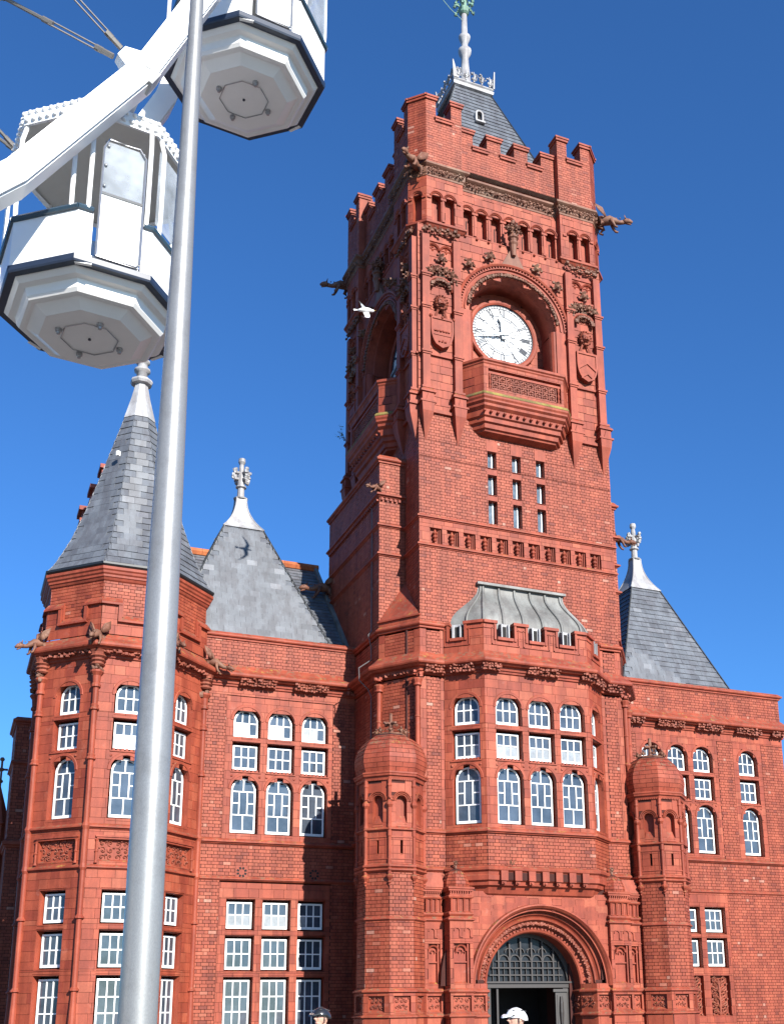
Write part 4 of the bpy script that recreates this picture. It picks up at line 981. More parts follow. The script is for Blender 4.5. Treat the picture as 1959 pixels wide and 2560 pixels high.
def arcade(fr, u0, u1, cs, r=.16, slit=()):
    masonry(fr, u0, u1, 27.16, 28.95, 'block', [('a', c, r, 28.12, 27.2) for c in cs], name='arcade_wall', h=.3)
    mb = MB(); bk = -.26
    for c in cs:
        reveal(mb, fr, ('a', c, r, 28.12, 27.2), .27)
        mb.arc(fr, c, 28.12, [(r, .0), (r + .005, .03), (r + .03, .05), (r + .04, .02), (r + .05, .06), (r + .075, .07), (r + .085, -.01)], n=12)
    mb.quad(fr.P(cs[0] - r, bk, 27.1), fr.P(cs[-1] + r, bk, 27.1), fr.P(cs[-1] + r, bk, 28.4), fr.P(cs[0] - r, bk, 28.4))
    for a, b in zip(cs[:-1], cs[1:]):
        m = (a + b) / 2; mb.box(fr, m - (b - a) / 2 + r - .02, m + (b - a) / 2 - r + .02, -.05, .05, 28.04, 28.12); mb.box(fr, m - .035, m + .035, -.02, .03, 27.2, 28.04); mb.box(fr, m - .05, m + .05, -.02, .045, 27.2, 27.28)
    for m in (u0 + (cs[0] - r - u0) / 2, cs[-1] + r + (u1 - cs[-1] - r) / 2): mb.box(fr, m - .07, m + .07, -.02, .045, 28.04, 28.11)
    mb.build('arcade', 'terracotta', ROOT)
    mb = MB()
    for c in cs:
        if c in slit:
            for s in (-1, 1): mb.box(fr, c + s * .07 - .018, c + s * .07 + .018, -.27, -.252, 27.2, 27.95)
    if mb.v: mb.build('arcade_slit', 'dark_void', ROOT)
WF = Fr(X0, Y1, -90)
for fr in (Fr(X0, Y0, 0), WF):
    arcade(fr, CH, 1.83, [.84, 1.33], .17); arcade(fr, 7.44 - 1.83, 7.44 - CH, [7.44 - 1.33, 7.44 - .84], .17)
    cs = [1.83 + .27 + .54 * k for k in range(7)]; arcade(fr.shift(0, -RC_), 1.83, 7.44 - 1.83, cs, .18, [cs[0], cs[2], cs[4], cs[6]])
    for u in (1.83, 7.44 - 1.83):
        mb = MB(); mb.box(fr, u - .02 if u < 3 else u - .002, u + .002 if u < 3 else u + .02, -RC_ - .02, -.004, 27.1, 32.2 if False else 28.95); mb.build('return_wall', 'terracotta', ROOT)
    foliage_run(fr, CH, 1.85, 29.12, .10, .13, 3); foliage_run(fr, 5.46, 7.44 - CH, 29.12, .10, .13, 3); foliage_run(fr.shift(0, -RC_), 1.85, 5.46, 29.12, .10, .13, 3)
    for k in range(9): mb = MB(); mb.blob(fr.P(1.9 + k * .44, -.02, 26.93), .05, 7, 4, 0); mb.build('ball_ornament', 'terracotta', ROOT, smooth=True)
CF = Fr(X0, Y0 + CH, -45)
for fr in (CF, Fr(X1 - CH, Y0, 45), Fr(X0 + CH, Y1, -135)): arcade(fr, 0, .679, [.34]); foliage_run(fr, 0, .68, 29.12, .10, .13, 3)
masonry(Fr(X1, Y0 + CH, 90), 0, 6.3, 27.1, 28.95, 'block', name='arcade_wall')
# battlemented parapet, with turret-like corner pavilions
PK = dict(z0=29.42)
def parapet(fr, u0, u1, segs, ztops, th=.42):
    zmax = max(s[2] for s in segs); holes = []
    for a, b, zt in segs: holes.append(('r', a, b, zt, 40))
    masonry(fr, u0, u1, 29.42, zmax, 'brick', holes, name='parapet_wall')
    for a, b, zt in segs: mb = MB(); mb.box(fr, a + .003, b - .003, -th, -.014, 29.3, zt - .004); mb.build('parapet_core', 'brick_plain', ROOT)
    for a, b, zt in segs:
        mb = MB(); zt0 = zt
        mb.box(fr, a - .04, b + .04, -th - .05, .055, zt - .12, zt - .03); mb.box(fr, a - .07, b + .07, -th - .08, .085, zt - .03, zt + .04)
        P = fr.P; mb.hexa([P(a - .06, .07, zt + .04), P(b + .06, .07, zt + .04), P(b + .06, -th - .06, zt + .04), P(a - .06, -th - .06, zt + .04), P(a + .02, -.02, zt + .13), P(b - .02, -.02, zt + .13), P(b - .02, -th + .02, zt + .13), P(a + .02, -th + .02, zt + .13)])
        mb.build('merlon_coping', 'terracotta', ROOT)
clay('brick_plain', BR[1:5], 'noise')
HI, LO, MH, ML = 32.20, 31.36, 31.50, 30.86
for fr in (Fr(X0, Y0, 0), WF):
    W7 = 7.44
    parapet(fr, CH, 1.83, [(CH, .86, HI), (.86, 1.42, LO), (1.42, 1.83, HI)], 0)
    parapet(fr, W7 - 1.83, W7 - CH, [(W7 - 1.83, W7 - 1.42, HI), (W7 - 1.42, W7 - .86, LO), (W7 - .86, W7 - CH, HI)], 0)
    segs = []; u = 1.83; wd_ = (W7 - 3.66) / 7
    for k in range(7): segs.append((u, u + wd_, MH if k % 2 == 0 else ML)); u += wd_
    parapet(fr.shift(0, -RC_), 1.83, W7 - 1.83, segs, 0)
    for u, s in ((1.83, 1), (W7 - 1.83, -1)):          # inner returns of the corner pavilions
        mb = MB(); mb.box(fr, min(u, u - s * .4), max(u, u - s * .4), -RC_ - .3, -.02, 29.3, HI - .01); mb.build('parapet_core', 'brick_plain', ROOT)
for fr in (CF, Fr(X1 - CH, Y0, 45), Fr(X0 + CH, Y1, -135)): parapet(fr, 0, .679, [(0, .679, HI)], 0)
EF = Fr(X1, Y0 + CH, 90); parapet(EF, 0, 6.35, [(0, 1.3, HI), (1.3, 2.0, ML), (2.0, 2.6, MH), (2.6, 3.2, ML), (3.2, 3.8, MH), (3.8, 5.0, ML), (5.0, 6.35, HI)], 0)
BK = Fr(X1 - CH, Y1, 180); parapet(BK, 0, 6.35, [(0, 1.3, HI), (1.3, 2.0, ML), (2.0, 2.6, MH), (2.6, 3.2, ML), (3.2, 3.8, MH), (3.8, 5.0, ML), (5.0, 6.35, HI)], 0)
mb = MB(); mb.quad((0, 0, 29.6), (6.97, 0, 29.6), (6.97, 7, 29.6), (0, 7, 29.6)); mb.build('tower_roof_deck', 'lead', ROOT)
for x, y, a in ((-.05, .0, 225), (7.2, .05, -35), (-.05, 7.2, 180)): gargoyle(x, y, 29.15, a, .92, .12)

# ---------------------------------------------------------------- slated roofs
def hip(cx, cy, z0, h0, z1, h1, sides=(0, -90), kind='slate'):
    """slated faces of a square pyramid; h = half width at z"""
    for ang in sides:
        a = math.radians(ang); N = np.array([math.sin(a), -math.cos(a), 0]); ru_ = h0 - h1; rise = z1 - z0; L = math.hypot(ru_, rise)
        V = (-N * ru_ + np.array([0, 0, rise])) / L; Nn = (N * rise + np.array([0, 0, ru_])) / L
        f = Fr(0, 0, ang, V=V, N=Nn); f.o = np.array([cx, cy, z0]) + N * h0
        masonry(f, 0, 0, 0, L, kind, name='roof_slope', bounds=lambda v, L=L: (-(h0 + (h1 - h0) * v / L), h0 + (h1 - h0) * v / L))
    mb = MB()
    for s1, s2 in ((-1, -1), (1, -1), (-1, 1)): mb.tube([(cx + s1 * h0, cy + s2 * h0, z0), (cx + s1 * h1, cy + s2 * h1, z1)], .03, 4)
    mb.build('roof_hip', 'slate_bed', ROOT)
def leadcap(cx, cy, z0, h0, z1, h1, mat='pale_lead'):
    mb = MB(); rg = []
    for i in range(9):
        t = i / 8; h = h1 + (h0 - h1) * (1 - t) ** 2.1; z = z0 + (z1 - z0) * t
        rg.append([(cx - h, cy - h, z), (cx + h, cy - h, z), (cx + h, cy + h, z), (cx - h, cy + h, z)])
    mb.rings(rg); mb.build('lead_cap', mat, ROOT)
    mb = MB()
    for s1, s2 in ((-1, -1), (1, -1), (-1, 1)): mb.tube([(cx + s1 * (q[1][0] - cx), cy + s2 * (q[1][0] - cx), q[0][2]) for q in rg], .025, 5)
    mb.build('cap_roll', mat, ROOT)
def cross_finial(x, y, z, s=1., mat='pale_lead', name='roof_finial'):
    mb = MB(); Q = lambda r, h: (r * s, z + h * s)
    mb.lathe(x, y, [Q(.24, 0), Q(.26, .04), Q(.2, .07), Q(.13, .1), Q(.12, .42), Q(.19, .46), Q(.19, .5), Q(.13, .54), Q(.15, .9), Q(.09, 1.05), Q(.10, 1.2), Q(.08, 1.35), Q(.13, 1.45), Q(.12, 1.58), Q(.0, 1.64)], 10)
    for k in range(4):
        a = k * PI / 2 + .4; c, n = math.cos(a), math.sin(a)
        for dz in (.78, 1.02):
            mb.tube([(x + .1 * s * c, y + .1 * s * n, z + dz * s), (x + .28 * s * c, y + .28 * s * n, z + (dz - .04) * s), (x + .33 * s * c, y + .33 * s * n, z + (dz + .1) * s)], [.06 * s, .08 * s, .05 * s], 5)
            for q in range(3): mb.blob((x + (.30 + ru(-.05, .05)) * s * c, y + .30 * s * n + ru(-.04, .04), z + (dz + ru(-.06, .12)) * s), .08 * s, 5, 3, .3)
    return mb.build(name, mat, ROOT)
hip(-4.12, 6.53, 13.02, 2.63, 17.67, .68, (0, 90, -90)); leadcap(-4.12, 6.53, 17.66, .71, 19.02, .17); cross_finial(-4.12, 6.53, 19.0)
hip(11.96, 6.3, 13.1, 2.42, 17.62, .66, (0, -90)); leadcap(11.96, 6.3, 17.61, .69, 19.1, .17); cross_finial(11.96, 6.3, 19.08)
# main range behind: slope and clay ridge
a = math.atan2(4.4, 4.0); f = Fr(0, 0, 0, V=(0, math.cos(a), math.sin(a)), N=(0, -math.sin(a), math.cos(a))); f.o = np.array([0, 4.0, 13.0])
masonry(f, -6.4, -.87, 0, 5.95, 'slate', name='roof_slope')
mb = MB()
for k in range(13):
    x = -6.4 + k * .43; mb.tube([(x, 8.0, 17.42), (x + .42, 8.0, 17.42)], .17, 8)
mb.build('ridge_tiles', 'ridge_clay', ROOT, kind='stuff')
mb = MB(); mb.box(f, -1.0, -.87, .0, .12, 0, 5.95); mb.build('roof_flashing', 'lead', ROOT)
# tower spire
hip(3.49, 3.55, 30.0, 2.80, 36.1, .76, (0, -90))
mb = MB()
mb.rings([[(3.49 + s * h, 3.55 + t * h, z) for s, t in ((-1, -1), (1, -1), (1, 1), (-1, 1))] for h, z in ((.76, 36.05), (.84, 36.08), (.86, 36.2), (.8, 36.24), (.86, 36.3), (.84, 36.36), (.3, 36.4))]); mb.build('spire_cornice', 'pale_lead', ROOT)
mb = MB()
for fr in (Fr(2.64, 2.70, 0), Fr(2.64, 4.40, -90), Fr(4.34, 2.7, 90), Fr(4.34, 4.4, 180)):
    for k in range(5):
        u = .18 + k * .335; mb.curl(fr, u, 36.52, .14, 0, 1 if k % 2 else -1, 1.5, .22); mb.curl(fr, u + .1, 36.66, .10, 0, -1 if k % 2 else 1, 0, .25)
        mb.tube([fr.P(u, 0, 36.36), fr.P(u + .02, .03, 36.6), fr.P(u, .0, 36.85)], [.035, .05, .012], 5)
        for q in range(3): mb.blob(fr.P(u + ru(-.1, .1), ru(-.02, .04), 36.5 + ru(0, .3)), .05, 5, 3, .4)
    mb.hexa([fr.P(-.03, .03, 36.34), fr.P(.20, .03, 36.34), fr.P(.20, -.03, 36.34), fr.P(-.03, -.03, 36.34), fr.P(-.06, .04, 37.12), fr.P(-.02, .04, 37.10), fr.P(-.02, -.0, 37.1), fr.P(-.06, .0, 37.12)])
mb.build('spire_cresting', 'pale_lead', ROOT)
mb = MB(); x, y = 3.52, 3.55
mb.lathe(x, y, [(.36, 36.35), (.28, 36.7), (.21, 37.3), (.16, 37.95), (.145, 38.3), (.25, 38.5), (.27, 38.66), (.14, 38.70), (.13, 39.0), (.22, 39.22), (.24, 39.34), (.13, 39.38), (.11, 40.5)], 14); mb.build('spire_finial', 'pale_lead', ROOT, smooth=True)
mb = MB()
mb.lathe(x, y, [(.13, 40.45), (.20, 40.52), (.24, 40.66), (.22, 40.74), (.13, 40.8), (.12, 41.1), (.17, 41.15), (.12, 41.2), (.10, 41.9), (.05, 42.4), (.02, 43.2)], 12)
for k in range(6):
    a = k * PI / 3; c, n = math.cos(a), math.sin(a)
    for z in (40.75, 41.35, 41.8):
        mb.tube([(x + .1 * c, y + .1 * n, z), (x + .33 * c, y + .33 * n, z + .06), (x + .42 * c, y + .42 * n, z - .10)], [.03, .045, .03], 5)
        mb.blob((x + .40 * c, y + .40 * n, z - .05), .08, 5, 4, .4); mb.blob((x + .26 * c, y + .26 * n, z + .12), .06, 5, 4, .4)
mb.build('copper_finial', 'verdigris', ROOT)
mb = MB(); mb.tube([(3.4, 3.5, 40.1), (2.9, 3.5, 40.45), (2.45, 3.5, 40.9), (2.2, 3.5, 41.4), (2.15, 3.5, 42.2), (2.2, 3.5, 43)], .014, 5); mb.build('lightning_conductor', 'verdigris', ROOT)
mb = MB(); fr = Fr(3.37, 2.22, 0)                   # little vent in the spire slope
mb.box(fr, -.17, -.10, -.2, .22, 33.9, 34.26); mb.box(fr, .10, .17, -.2, .22, 33.9, 34.26); mb.arc(fr, 0, 34.26, [(.10, -.2), (.10, .22), (.17, .22), (.17, -.2)], n=8); mb.box(fr, -.2, .2, -.1, .3, 33.84, 33.9); mb.build('spire_vent', 'pale_lead', ROOT)
mb = MB(); mb.box(fr, -.1, .1, .02, .10, 33.9, 34.3); mb.build('vent_hole', 'dark_void', ROOT)

# solid cores behind the facing, so that no joint shows daylight
mb = MB()
mb.box(LW, -6.3, -.8, -2.5, -.33, ZB, 12.95); mb.box(RWf, 7.7, 15.9, -2.5, -.33, ZB, 13.0); mb.box(TF, .4, 6.57, -6, -.33, 4.9, 19.9); [mb.box(TF, a, a + .9, b, b + .9, 19.8, 27.0) for a in (.38, 5.7) for b in (-1.25, -6.6)]
mb.box(TF, 1.3, 5.7, -5.9, -1.15, 19.8, 29.4); mb.box(TF, 1.2, 5.8, -6, -.5, 26.2, 29.4); mb.box(TF, .8, 6.2, -6.3, -.85, 26.9, 29.5)
mb.box(TF, -.75, 0, -6.2, -1.4, ZB, 18.4); mb.box(TF, 6.97, 7.7, -6.2, -1.4, ZB, 18.3); mb.box(TF, -.3, 2.15, -1.8, -.35, ZB, 12.7); mb.box(TF, 4.85, 7.3, -1.8, -.35, ZB, 12.7); mb.box(TF, -.3, 7.3, -4, -.6, 4.9, 12.7)
P = TF.P; mb.rings([[P(1.15, -.1, z), P(2.0, .48, z), P(4.98, .48, z), P(5.83, -.1, z)] for z in (5.0, 12.3)])
mb.quad((1.25, -.45, 2.4), (5.75, -.45, 2.4), (5.75, -.45, 4.9), (1.25, -.45, 4.9)) if False else None
mb.build('wall_core', 'mortar', ROOT, kind='stuff')
mb = MB(); mb.arc(PFc := Fr(0, -.42, 0), 3.49, 2.24, [(2.22, 0), (3.1, 0)], 0, PI, 24, caps=False); mb.quad(PFc.P(.6, 0, ZB), PFc.P(1.7, 0, ZB), PFc.P(1.7, 0, 2.4), PFc.P(.6, 0, 2.4)); mb.quad(PFc.P(5.28, 0, ZB), PFc.P(6.4, 0, ZB), PFc.P(6.4, 0, 2.4), PFc.P(5.28, 0, 2.4)); mb.quad(PFc.P(.6, 0, 4.6), PFc.P(6.4, 0, 4.6), PFc.P(6.4, 0, 5.2), PFc.P(.6, 0, 5.2)); mb.quad(PFc.P(.6, 0, 2.3), PFc.P(1.5, 0, 2.3), PFc.P(1.5, 0, 4.8), PFc.P(.6, 0, 4.8)); mb.quad(PFc.P(5.5, 0, 2.3), PFc.P(6.4, 0, 2.3), PFc.P(6.4, 0, 4.8), PFc.P(5.5, 0, 4.8)); mb.build('porch_backing', 'mortar', ROOT)

# ---------------------------------------------------------------- domed octagonal porch turrets
def octpts(cx, cy, ap): return [(cx + ap / math.cos(PI / 8) * math.cos(a), cy + ap / math.cos(PI / 8) * math.sin(a)) for a in [-PI / 8 - k * PI / 4 - PI / 2 + PI / 4 for k in range(8)]]
def octframes(cx, cy, ap):
    """eight face frames, the first facing the street; u from 0 to the face width"""
    w = 2 * ap * math.tan(PI / 8); out = []
    for ang in (0, -45, 45, -90, 90, -135, 135, 180):
        a = math.radians(ang); N = np.array([math.sin(a), -math.cos(a)]); U = np.array([math.cos(a), math.sin(a)])
        o = np.array([cx, cy]) + N * ap - U * w / 2; out.append(Fr(o[0], o[1], ang))
    return w, out
def octpath(cx, cy, ap):
    R = ap / math.cos(PI / 8); return [(cx + R * math.cos(a), cy + R * math.sin(a)) for a in [-PI / 2 - PI / 8 + k * PI / 4 for k in range(8)]]
def dome(cx, cy, ap, z0, z1, name='dome', bulge=1.13, n=9, ogee=False):
    """eight-sided bulbous dome of coursed tiles"""
    def r(t):
        if ogee: return ap * ((1.0 + .06 * math.sin(PI * min(1, t * 2))) * math.sqrt(max(0, 1 - t ** 2.3)) if t < .96 else .30 * (1 - t) / .04 + .03)
        return ap * ((1 + (bulge - 1) * math.sin(PI * min(1, t * 2.2) / 2)) * math.sqrt(max(0, 1 - t ** 2.7 * .84)))
    mb = MB(); tl = MB(); k = 0
    mb.octo(cx, cy, [(r(i / 24) - .012, z0 + (z1 - z0) * i / 24) for i in range(25)])
    d = mb.build(name, 'mortar', ROOT)
    ts = [i / n for i in range(n + 1)]
    for i in range(n):
        za, zb = z0 + (z1 - z0) * ts[i] + .006, z0 + (z1 - z0) * ts[i + 1] - .006; ra, rb = r(ts[i]), r(ts[i + 1])
        for f in range(8):
            a0, a1 = -PI / 8 + f * PI / 4, PI / 8 + f * PI / 4; m = 2 if i % 2 else 2
            cuts = [0, .5, 1] if i % 2 else [0, .25, .75, 1]
            for c0, c1 in zip(cuts[:-1], cuts[1:]):
                def pt(rr, q, z, lift=0):
                    R = (rr + lift) / math.cos(PI / 8); A = (math.cos(a0), math.sin(a0)); B = (math.cos(a1), math.sin(a1))
                    return (cx + R * (A[0] + (B[0] - A[0]) * q), cy + R * (A[1] + (B[1] - A[1]) * q), z)
                g = .006 / max(.1, ra * .8); q0, q1 = c0 + (g if c0 else 0), c1 - (g if c1 < 1 else 0)
                if q1 - q0 < .02: continue
                tl.hexa([pt(ra, q0, za), pt(ra, q1, za), pt(ra, q1, za, -.03), pt(ra, q0, za, -.03), pt(rb, q0, zb), pt(rb, q1, zb), pt(rb, q1, zb, -.03), pt(rb, q0, zb, -.03)])
    tl.build('dome_tile', 'terracotta', d, kind='stuff'); return d
def turret(cx, cy, ap=.86, right=False):
    w, fs = octframes(cx, cy, ap); vis = fs[:5]; pth = octpath(cx, cy, ap)
    for f in vis:
        masonry(f, 0, w, 2.16, 3.95, 'brick', name='turret_wall', uo=.03); masonry(f, 0, w, 4.05, 5.28, 'brick', name='turret_wall', uo=.1)
        mb = MB(); h = ('r', .12, w - .12, 1.56, 1.98)
        masonry(f.shift(0, .05), -.02, w + .02, 1.50, 2.05, 'block', [h], name='turret_plinth', h=.6); f5 = f.shift(0, .05); reveal(mb, f5, h, .09); mb.quad(*[f5.P(u, -.09, z) for u, z in ((.1, 1.5), (w - .1, 1.5), (w - .1, 2.0), (.1, 2.0))]); mb.build('plinth_panel', 'terracotta', ROOT)
        mb = MB(); mb.foliage(f5, .15, w - .15, 1.60, 1.95, -.08, .16); mb.build('carved_panel', 'terracotta_carved', ROOT)
        masonry(f.shift(0, .07), -.03, w + .03, ZB, 1.40, 'block', name='turret_plinth', h=.5)
        # slit stage and arcaded stage
        hs = ('r', w / 2 - .035, w / 2 + .035, 5.76, 6.13)
        masonry(f, 0, w, 5.46, 6.38, 'block', [hs], name='turret_wall', h=.46)
        mb = MB(); reveal(mb, f, hs, .15); mb.box(f, .10, .115, -.01, .012, 5.60, 6.22); mb.box(f, w - .115, w - .10, -.01, .012, 5.60, 6.22); mb.box(f, -.01, w + .01, -.01, .02, 5.60, 5.63); mb.box(f, -.01, w + .01, -.01, .02, 6.20, 6.24); mb.build('slit_panel', 'terracotta', ROOT)
        mb = MB(); mb.box(f, w / 2 - .035, w / 2 + .035, -.16, -.14, 5.76, 6.13); mb.build('arrow_slit', 'dark_void', ROOT)
        ha = ('a', w / 2, .155, 7.22, 6.62)
        masonry(f, 0, w, 6.45, 7.82, 'block', [ha], name='turret_wall', h=.46)
        mb = MB(); reveal(mb, f, ha, .16); mb.quad(*[f.P(u, -.16, z) for u, z in ((w / 2 - .18, 6.5), (w / 2 + .18, 6.5), (w / 2 + .18, 7.5), (w / 2 - .18, 7.5))])
        mb.hexa([f.P(w / 2 - .16, .02, 6.5), f.P(w / 2 + .16, .02, 6.5), f.P(w / 2 + .16, -.15, 6.5), f.P(w / 2 - .16, -.15, 6.5), f.P(w / 2 - .13, -.12, 6.82), f.P(w / 2 + .13, -.12, 6.82), f.P(w / 2 + .13, -.15, 6.82), f.P(w / 2 - .13, -.15, 6.82)])
        for r, d0 in ((.16, .0), (.205, .02), (.25, .035)): mb.arc(f, w / 2, 7.22, [(r, d0 - .03), (r, d0 + .012), (r + .025, d0 + .02), (r + .03, d0 - .03)], n=14)
        mb.build('niche', 'terracotta', ROOT)
        mb = MB()
        for k in range(11): mb.box(f, .04 + k * (w - .08) / 11, .075 + k * (w - .08) / 11, -.01, .045, 7.80, 7.84)
        mb.build('turret_dentils', 'terracotta', ROOT)
    for z, o, h in ((1.40, .12, .07), (2.05, .10, .08), (3.96, .05, .06), (6.39, .08, .06)): string(pth, z, h, o, closed=True)
    mb = MB(); mb.mould(pth, [(-.05, 5.22), (.03, 5.26), (.09, 5.30), (.09, 5.33), (.04, 5.36), (.10, 5.40), (.10, 5.44), (.02, 5.48), (-.05, 5.5)], closed=True); mb.build('turret_ledge', 'terracotta', ROOT)
    mb = MB(); mb.mould(pth, [(-.05, 7.80), (.03, 7.83), (.05, 7.90), (.10, 7.92), (.11, 7.97), (.13, 7.99), (.13, 8.03), (.03, 8.06), (-.05, 8.08)], closed=True); mb.build('turret_cornice', 'terracotta', ROOT)
    R = ap / math.cos(PI / 8)
    for k in range(8):
        a = -PI / 2 - PI / 8 + k * PI / 4
        if math.sin(a) > .95: continue
        x, y = cx + (R + .01) * math.cos(a), cy + (R + .01) * math.sin(a); mb = MB()
        mb.lathe(x, y, [(.0, 4.86), (.03, 4.90), (.02, 4.93), (.055, 4.97), (.03, 5.01), (.10, 5.10), (.11, 5.14), (.05, 5.19), (.055, 5.30), (.075, 5.42), (.055, 5.50), (.055, 5.60), (.045, 5.62), (.045, 6.2), (.06, 6.24), (.055, 6.40), (.07, 6.48), (.055, 6.56), (.05, 7.02), (.075, 7.06), (.10, 7.10), (.10, 7.15), (.055, 7.22), (.055, 7.6), (.07, 7.64), (.055, 7.70), (.06, 7.82)], 8)
        for q in range(3): mb.blob((x + ru(-.05, .05), y + ru(-.07, .03), 7.25 + ru(-.02, .06)), .045, 5, 3, .35)
        mb.build('colonnette', 'terracotta', ROOT)
    dome(cx, cy, ap + .02, 8.04, 9.26)
    mb = MB(); mb.octo(cx, cy, [(.40, 9.20), (.42, 9.26), (.38, 9.30), (.1, 9.33)])
    for k in range(8): a = k * PI / 4 + PI / 8; spike_flower(mb, (cx + .42 * math.cos(a), cy + .42 * math.sin(a), 9.36), .17, 4)
    mb.lathe(cx, cy, [(.10, 9.28), (.07, 9.38), (.06, 9.55), (.05, 9.88), (.06, 9.92), (.0, 9.95)], 8)
    for k in range(4): a = k * PI / 2 + .3; mb.tube([(cx, cy, 9.62), (cx + .14 * math.cos(a), cy + .14 * math.sin(a), 9.64), (cx + .23 * math.cos(a), cy + .23 * math.sin(a), 9.60)], [.05, .045, .035], 5); mb.blob((cx + .22 * math.cos(a), cy + .22 * math.sin(a), 9.63), .05, 5, 3, .3)
    mb.build('cross_finial', 'weathered_stone', ROOT)
turret(-.93, -.02); turret(7.91, -.02)

# ---------------------------------------------------------------- porch
PF = Fr(0, -.55, 0); PC = 3.49; PZ = 2.24; PR_ = 1.51
masonry(PF, 1.2, 5.78, 2.14, 4.85, 'block', [('a', PC, 2.2, PZ, 1.0)], name='porch_wall', h=.18)
for s in (-1, 1):
    u0, u1 = sorted((PC + s * 1.76, PC + s * 2.25)); masonry(PF, u0, u1, 2.14, 2.30, 'block', name='porch_wall'); masonry(PF, u0, u1, ZB, 1.38, 'block', name='porch_wall', h=.5)
    pl = ('r', u0 + .06, u1 - .06, 1.55, 1.98); masonry(PF, u0, u1, 1.48, 2.04, 'block', [pl], name='porch_wall', h=.6)
    mb = MB(); reveal(mb, PF, pl, .08); mb.quad(*[PF.P(u, -.08, z) for u, z in ((u0, 1.5), (u1, 1.5), (u1, 2.0), (u0, 2.0))]); mb.build('plinth_panel', 'terracotta', ROOT)
    mb = MB(); mb.foliage(PF, u0 + .08, u1 - .08, 1.58, 1.95, -.07, .17); mb.build('carved_panel', 'terracotta_carved', ROOT)
    # splayed and straight inner jambs
    p0, p1, p2 = (PC + s * 1.76, -.55), (PC + s * PR_, -.05), (PC + s * PR_, .62)
    for a_, b_ in (((p1, p0), (p2, p1)) if s < 0 else ((p0, p1), (p1, p2))):
        if s < 0: a_, b_ = b_, a_
        if s > 0: a_, b_ = b_, a_
        f = Fr(a_[0], a_[1], math.degrees(math.atan2(b_[1] - a_[1], b_[0] - a_[0]))); L = math.hypot(b_[0] - a_[0], b_[1] - a_[1])
        masonry(f, 0, L, ZB, 1.38, 'block', name='porch_jamb', h=.5); masonry(f, 0, L, 1.46, 2.30, 'block', name='porch_jamb', h=.6)
        mb = MB(); mb.foliage(f, .06, L - .06, 1.6, 1.95, .02, .18); mb.build('carved_panel', 'terracotta_carved', ROOT)
    pp = [p2, p1, p0, (PC + s * 2.28, -.55)]
    for z in (1.38, 2.04): string(pp[::-1] if s < 0 else pp, z, .08, .07)
mb = MB(); N_ = 44
mb.arc(PF, PC, PZ, [(PR_, -1.15), (PR_, -.54), (PR_ + .03, -.50), (PR_ + .08, -.48), (PR_ + .10, -.54), (PR_ + .14, -.52)], n=N_, caps=False)
mb.arc(PF, PC, PZ, [(PR_ + .14, -.52), (PR_ + .16, -.52), (PR_ + .34, -.34), (PR_ + .35, -.27), (PR_ + .40, -.25), (PR_ + .42, -.31), (PR_ + .47, -.26), (PR_ + .49, -.20), (PR_ + .53, -.18), (PR_ + .55, -.22), (PR_ + .60, -.16), (PR_ + .62, -.02), (PR_ + .66, .06), (PR_ + .72, .13), (PR_ + .76, .12), (PR_ + .78, .02), (PR_ + .79, -.04)], n=N_, caps=False)
mb.arc(PF, PC, PZ, [(2.10, -.02), (2.62, -.02)], n=N_, caps=False)
mb.build('porch_archivolt', 'terracotta', ROOT)
mb = MB()
for i in range(60):
    a = PI * (i + .5) / 60
    if a < .05 or a > PI - .05: continue
    mb.blob(PF.P(PC + (PR_ + .25) * math.cos(a), -.40, PZ + (PR_ + .25) * math.sin(a)), ru(.055, .075), 5, 4, .35)
    for q in range(2): mb.blob(PF.P(PC + (PR_ + .25 + ru(-.09, .09)) * math.cos(a + .03), -.38, PZ + (PR_ + .25) * math.sin(a + .03)), ru(.03, .05), 5, 3, .35)
mb.build('carved_foliage', 'terracotta_carved', ROOT)
mb = MB()
for i in range(44): a = PI * (i + .5) / 44; mb.box(PF.shift(PC, 0, PZ).turned(a), PR_ + .09, PR_ + .15, -.6, -.49, -.03, .03)
mb.build('arch_dentils', 'terracotta', ROOT)
mb = MB(); mb.quad((1.2, -.55, 4.84), (5.78, -.55, 4.84), (5.78, .1, 4.95), (1.2, .1, 4.95)); mb.build('porch_top', 'terracotta', ROOT)
# door and fanlight
DY = .50; DF = Fr(0, DY, 0)
mb = MB()
mb.box(DF, PC - 1.5, PC + 1.5, -.10, .10, 2.20, 2.36); mb.box(DF, PC - 1.5, PC + 1.5, -.05, .16, 2.33, 2.38)
for u in (PC - 1.5, PC + 1.18): mb.box(DF, u, u + .32, -.1, .06, ZB, 2.2)
mb.box(DF, PC - .98, PC - .92, -.1, .03, ZB, 2.2)
mb.arc(DF, PC, 2.30, [(1.34, -.08), (1.34, .06), (1.52, .06), (1.52, -.08)], n=30)
for u in [-.90 + .36 * k for k in range(6)]:
    h = math.sqrt(1.30 ** 2 - min(1.2, abs(u)) ** 2); mb.box(DF, PC + u - .022, PC + u + .022, -.05, .05, 2.36, 2.36 + h)
for z, L in ((2.56, 1.2), (2.76, 1.13)): mb.box(DF, PC - L, PC + L, -.04, .045 if z < 2.6 else .07, z - .018, z + .018)
for u in [-1.08 + .18 * k for k in range(13)]: mb.box(DF, PC + u - .009, PC + u + .009, -.03, .03, 2.36, 2.95)
mb.box(DF, PC - 1.0, PC + 1.0, -.04, .04, 2.94, 2.965)
for k in range(5): mb.arc(DF, PC - .72 + .36 * k, 2.98, [(.14, -.03), (.14, .04), (.165, .04), (.165, -.03)], n=10)
for k in range(4): mb.arc(DF, PC - .54 + .36 * k, 3.20, [(.12, -.03), (.12, .03), (.14, .03), (.14, -.03)], n=10)
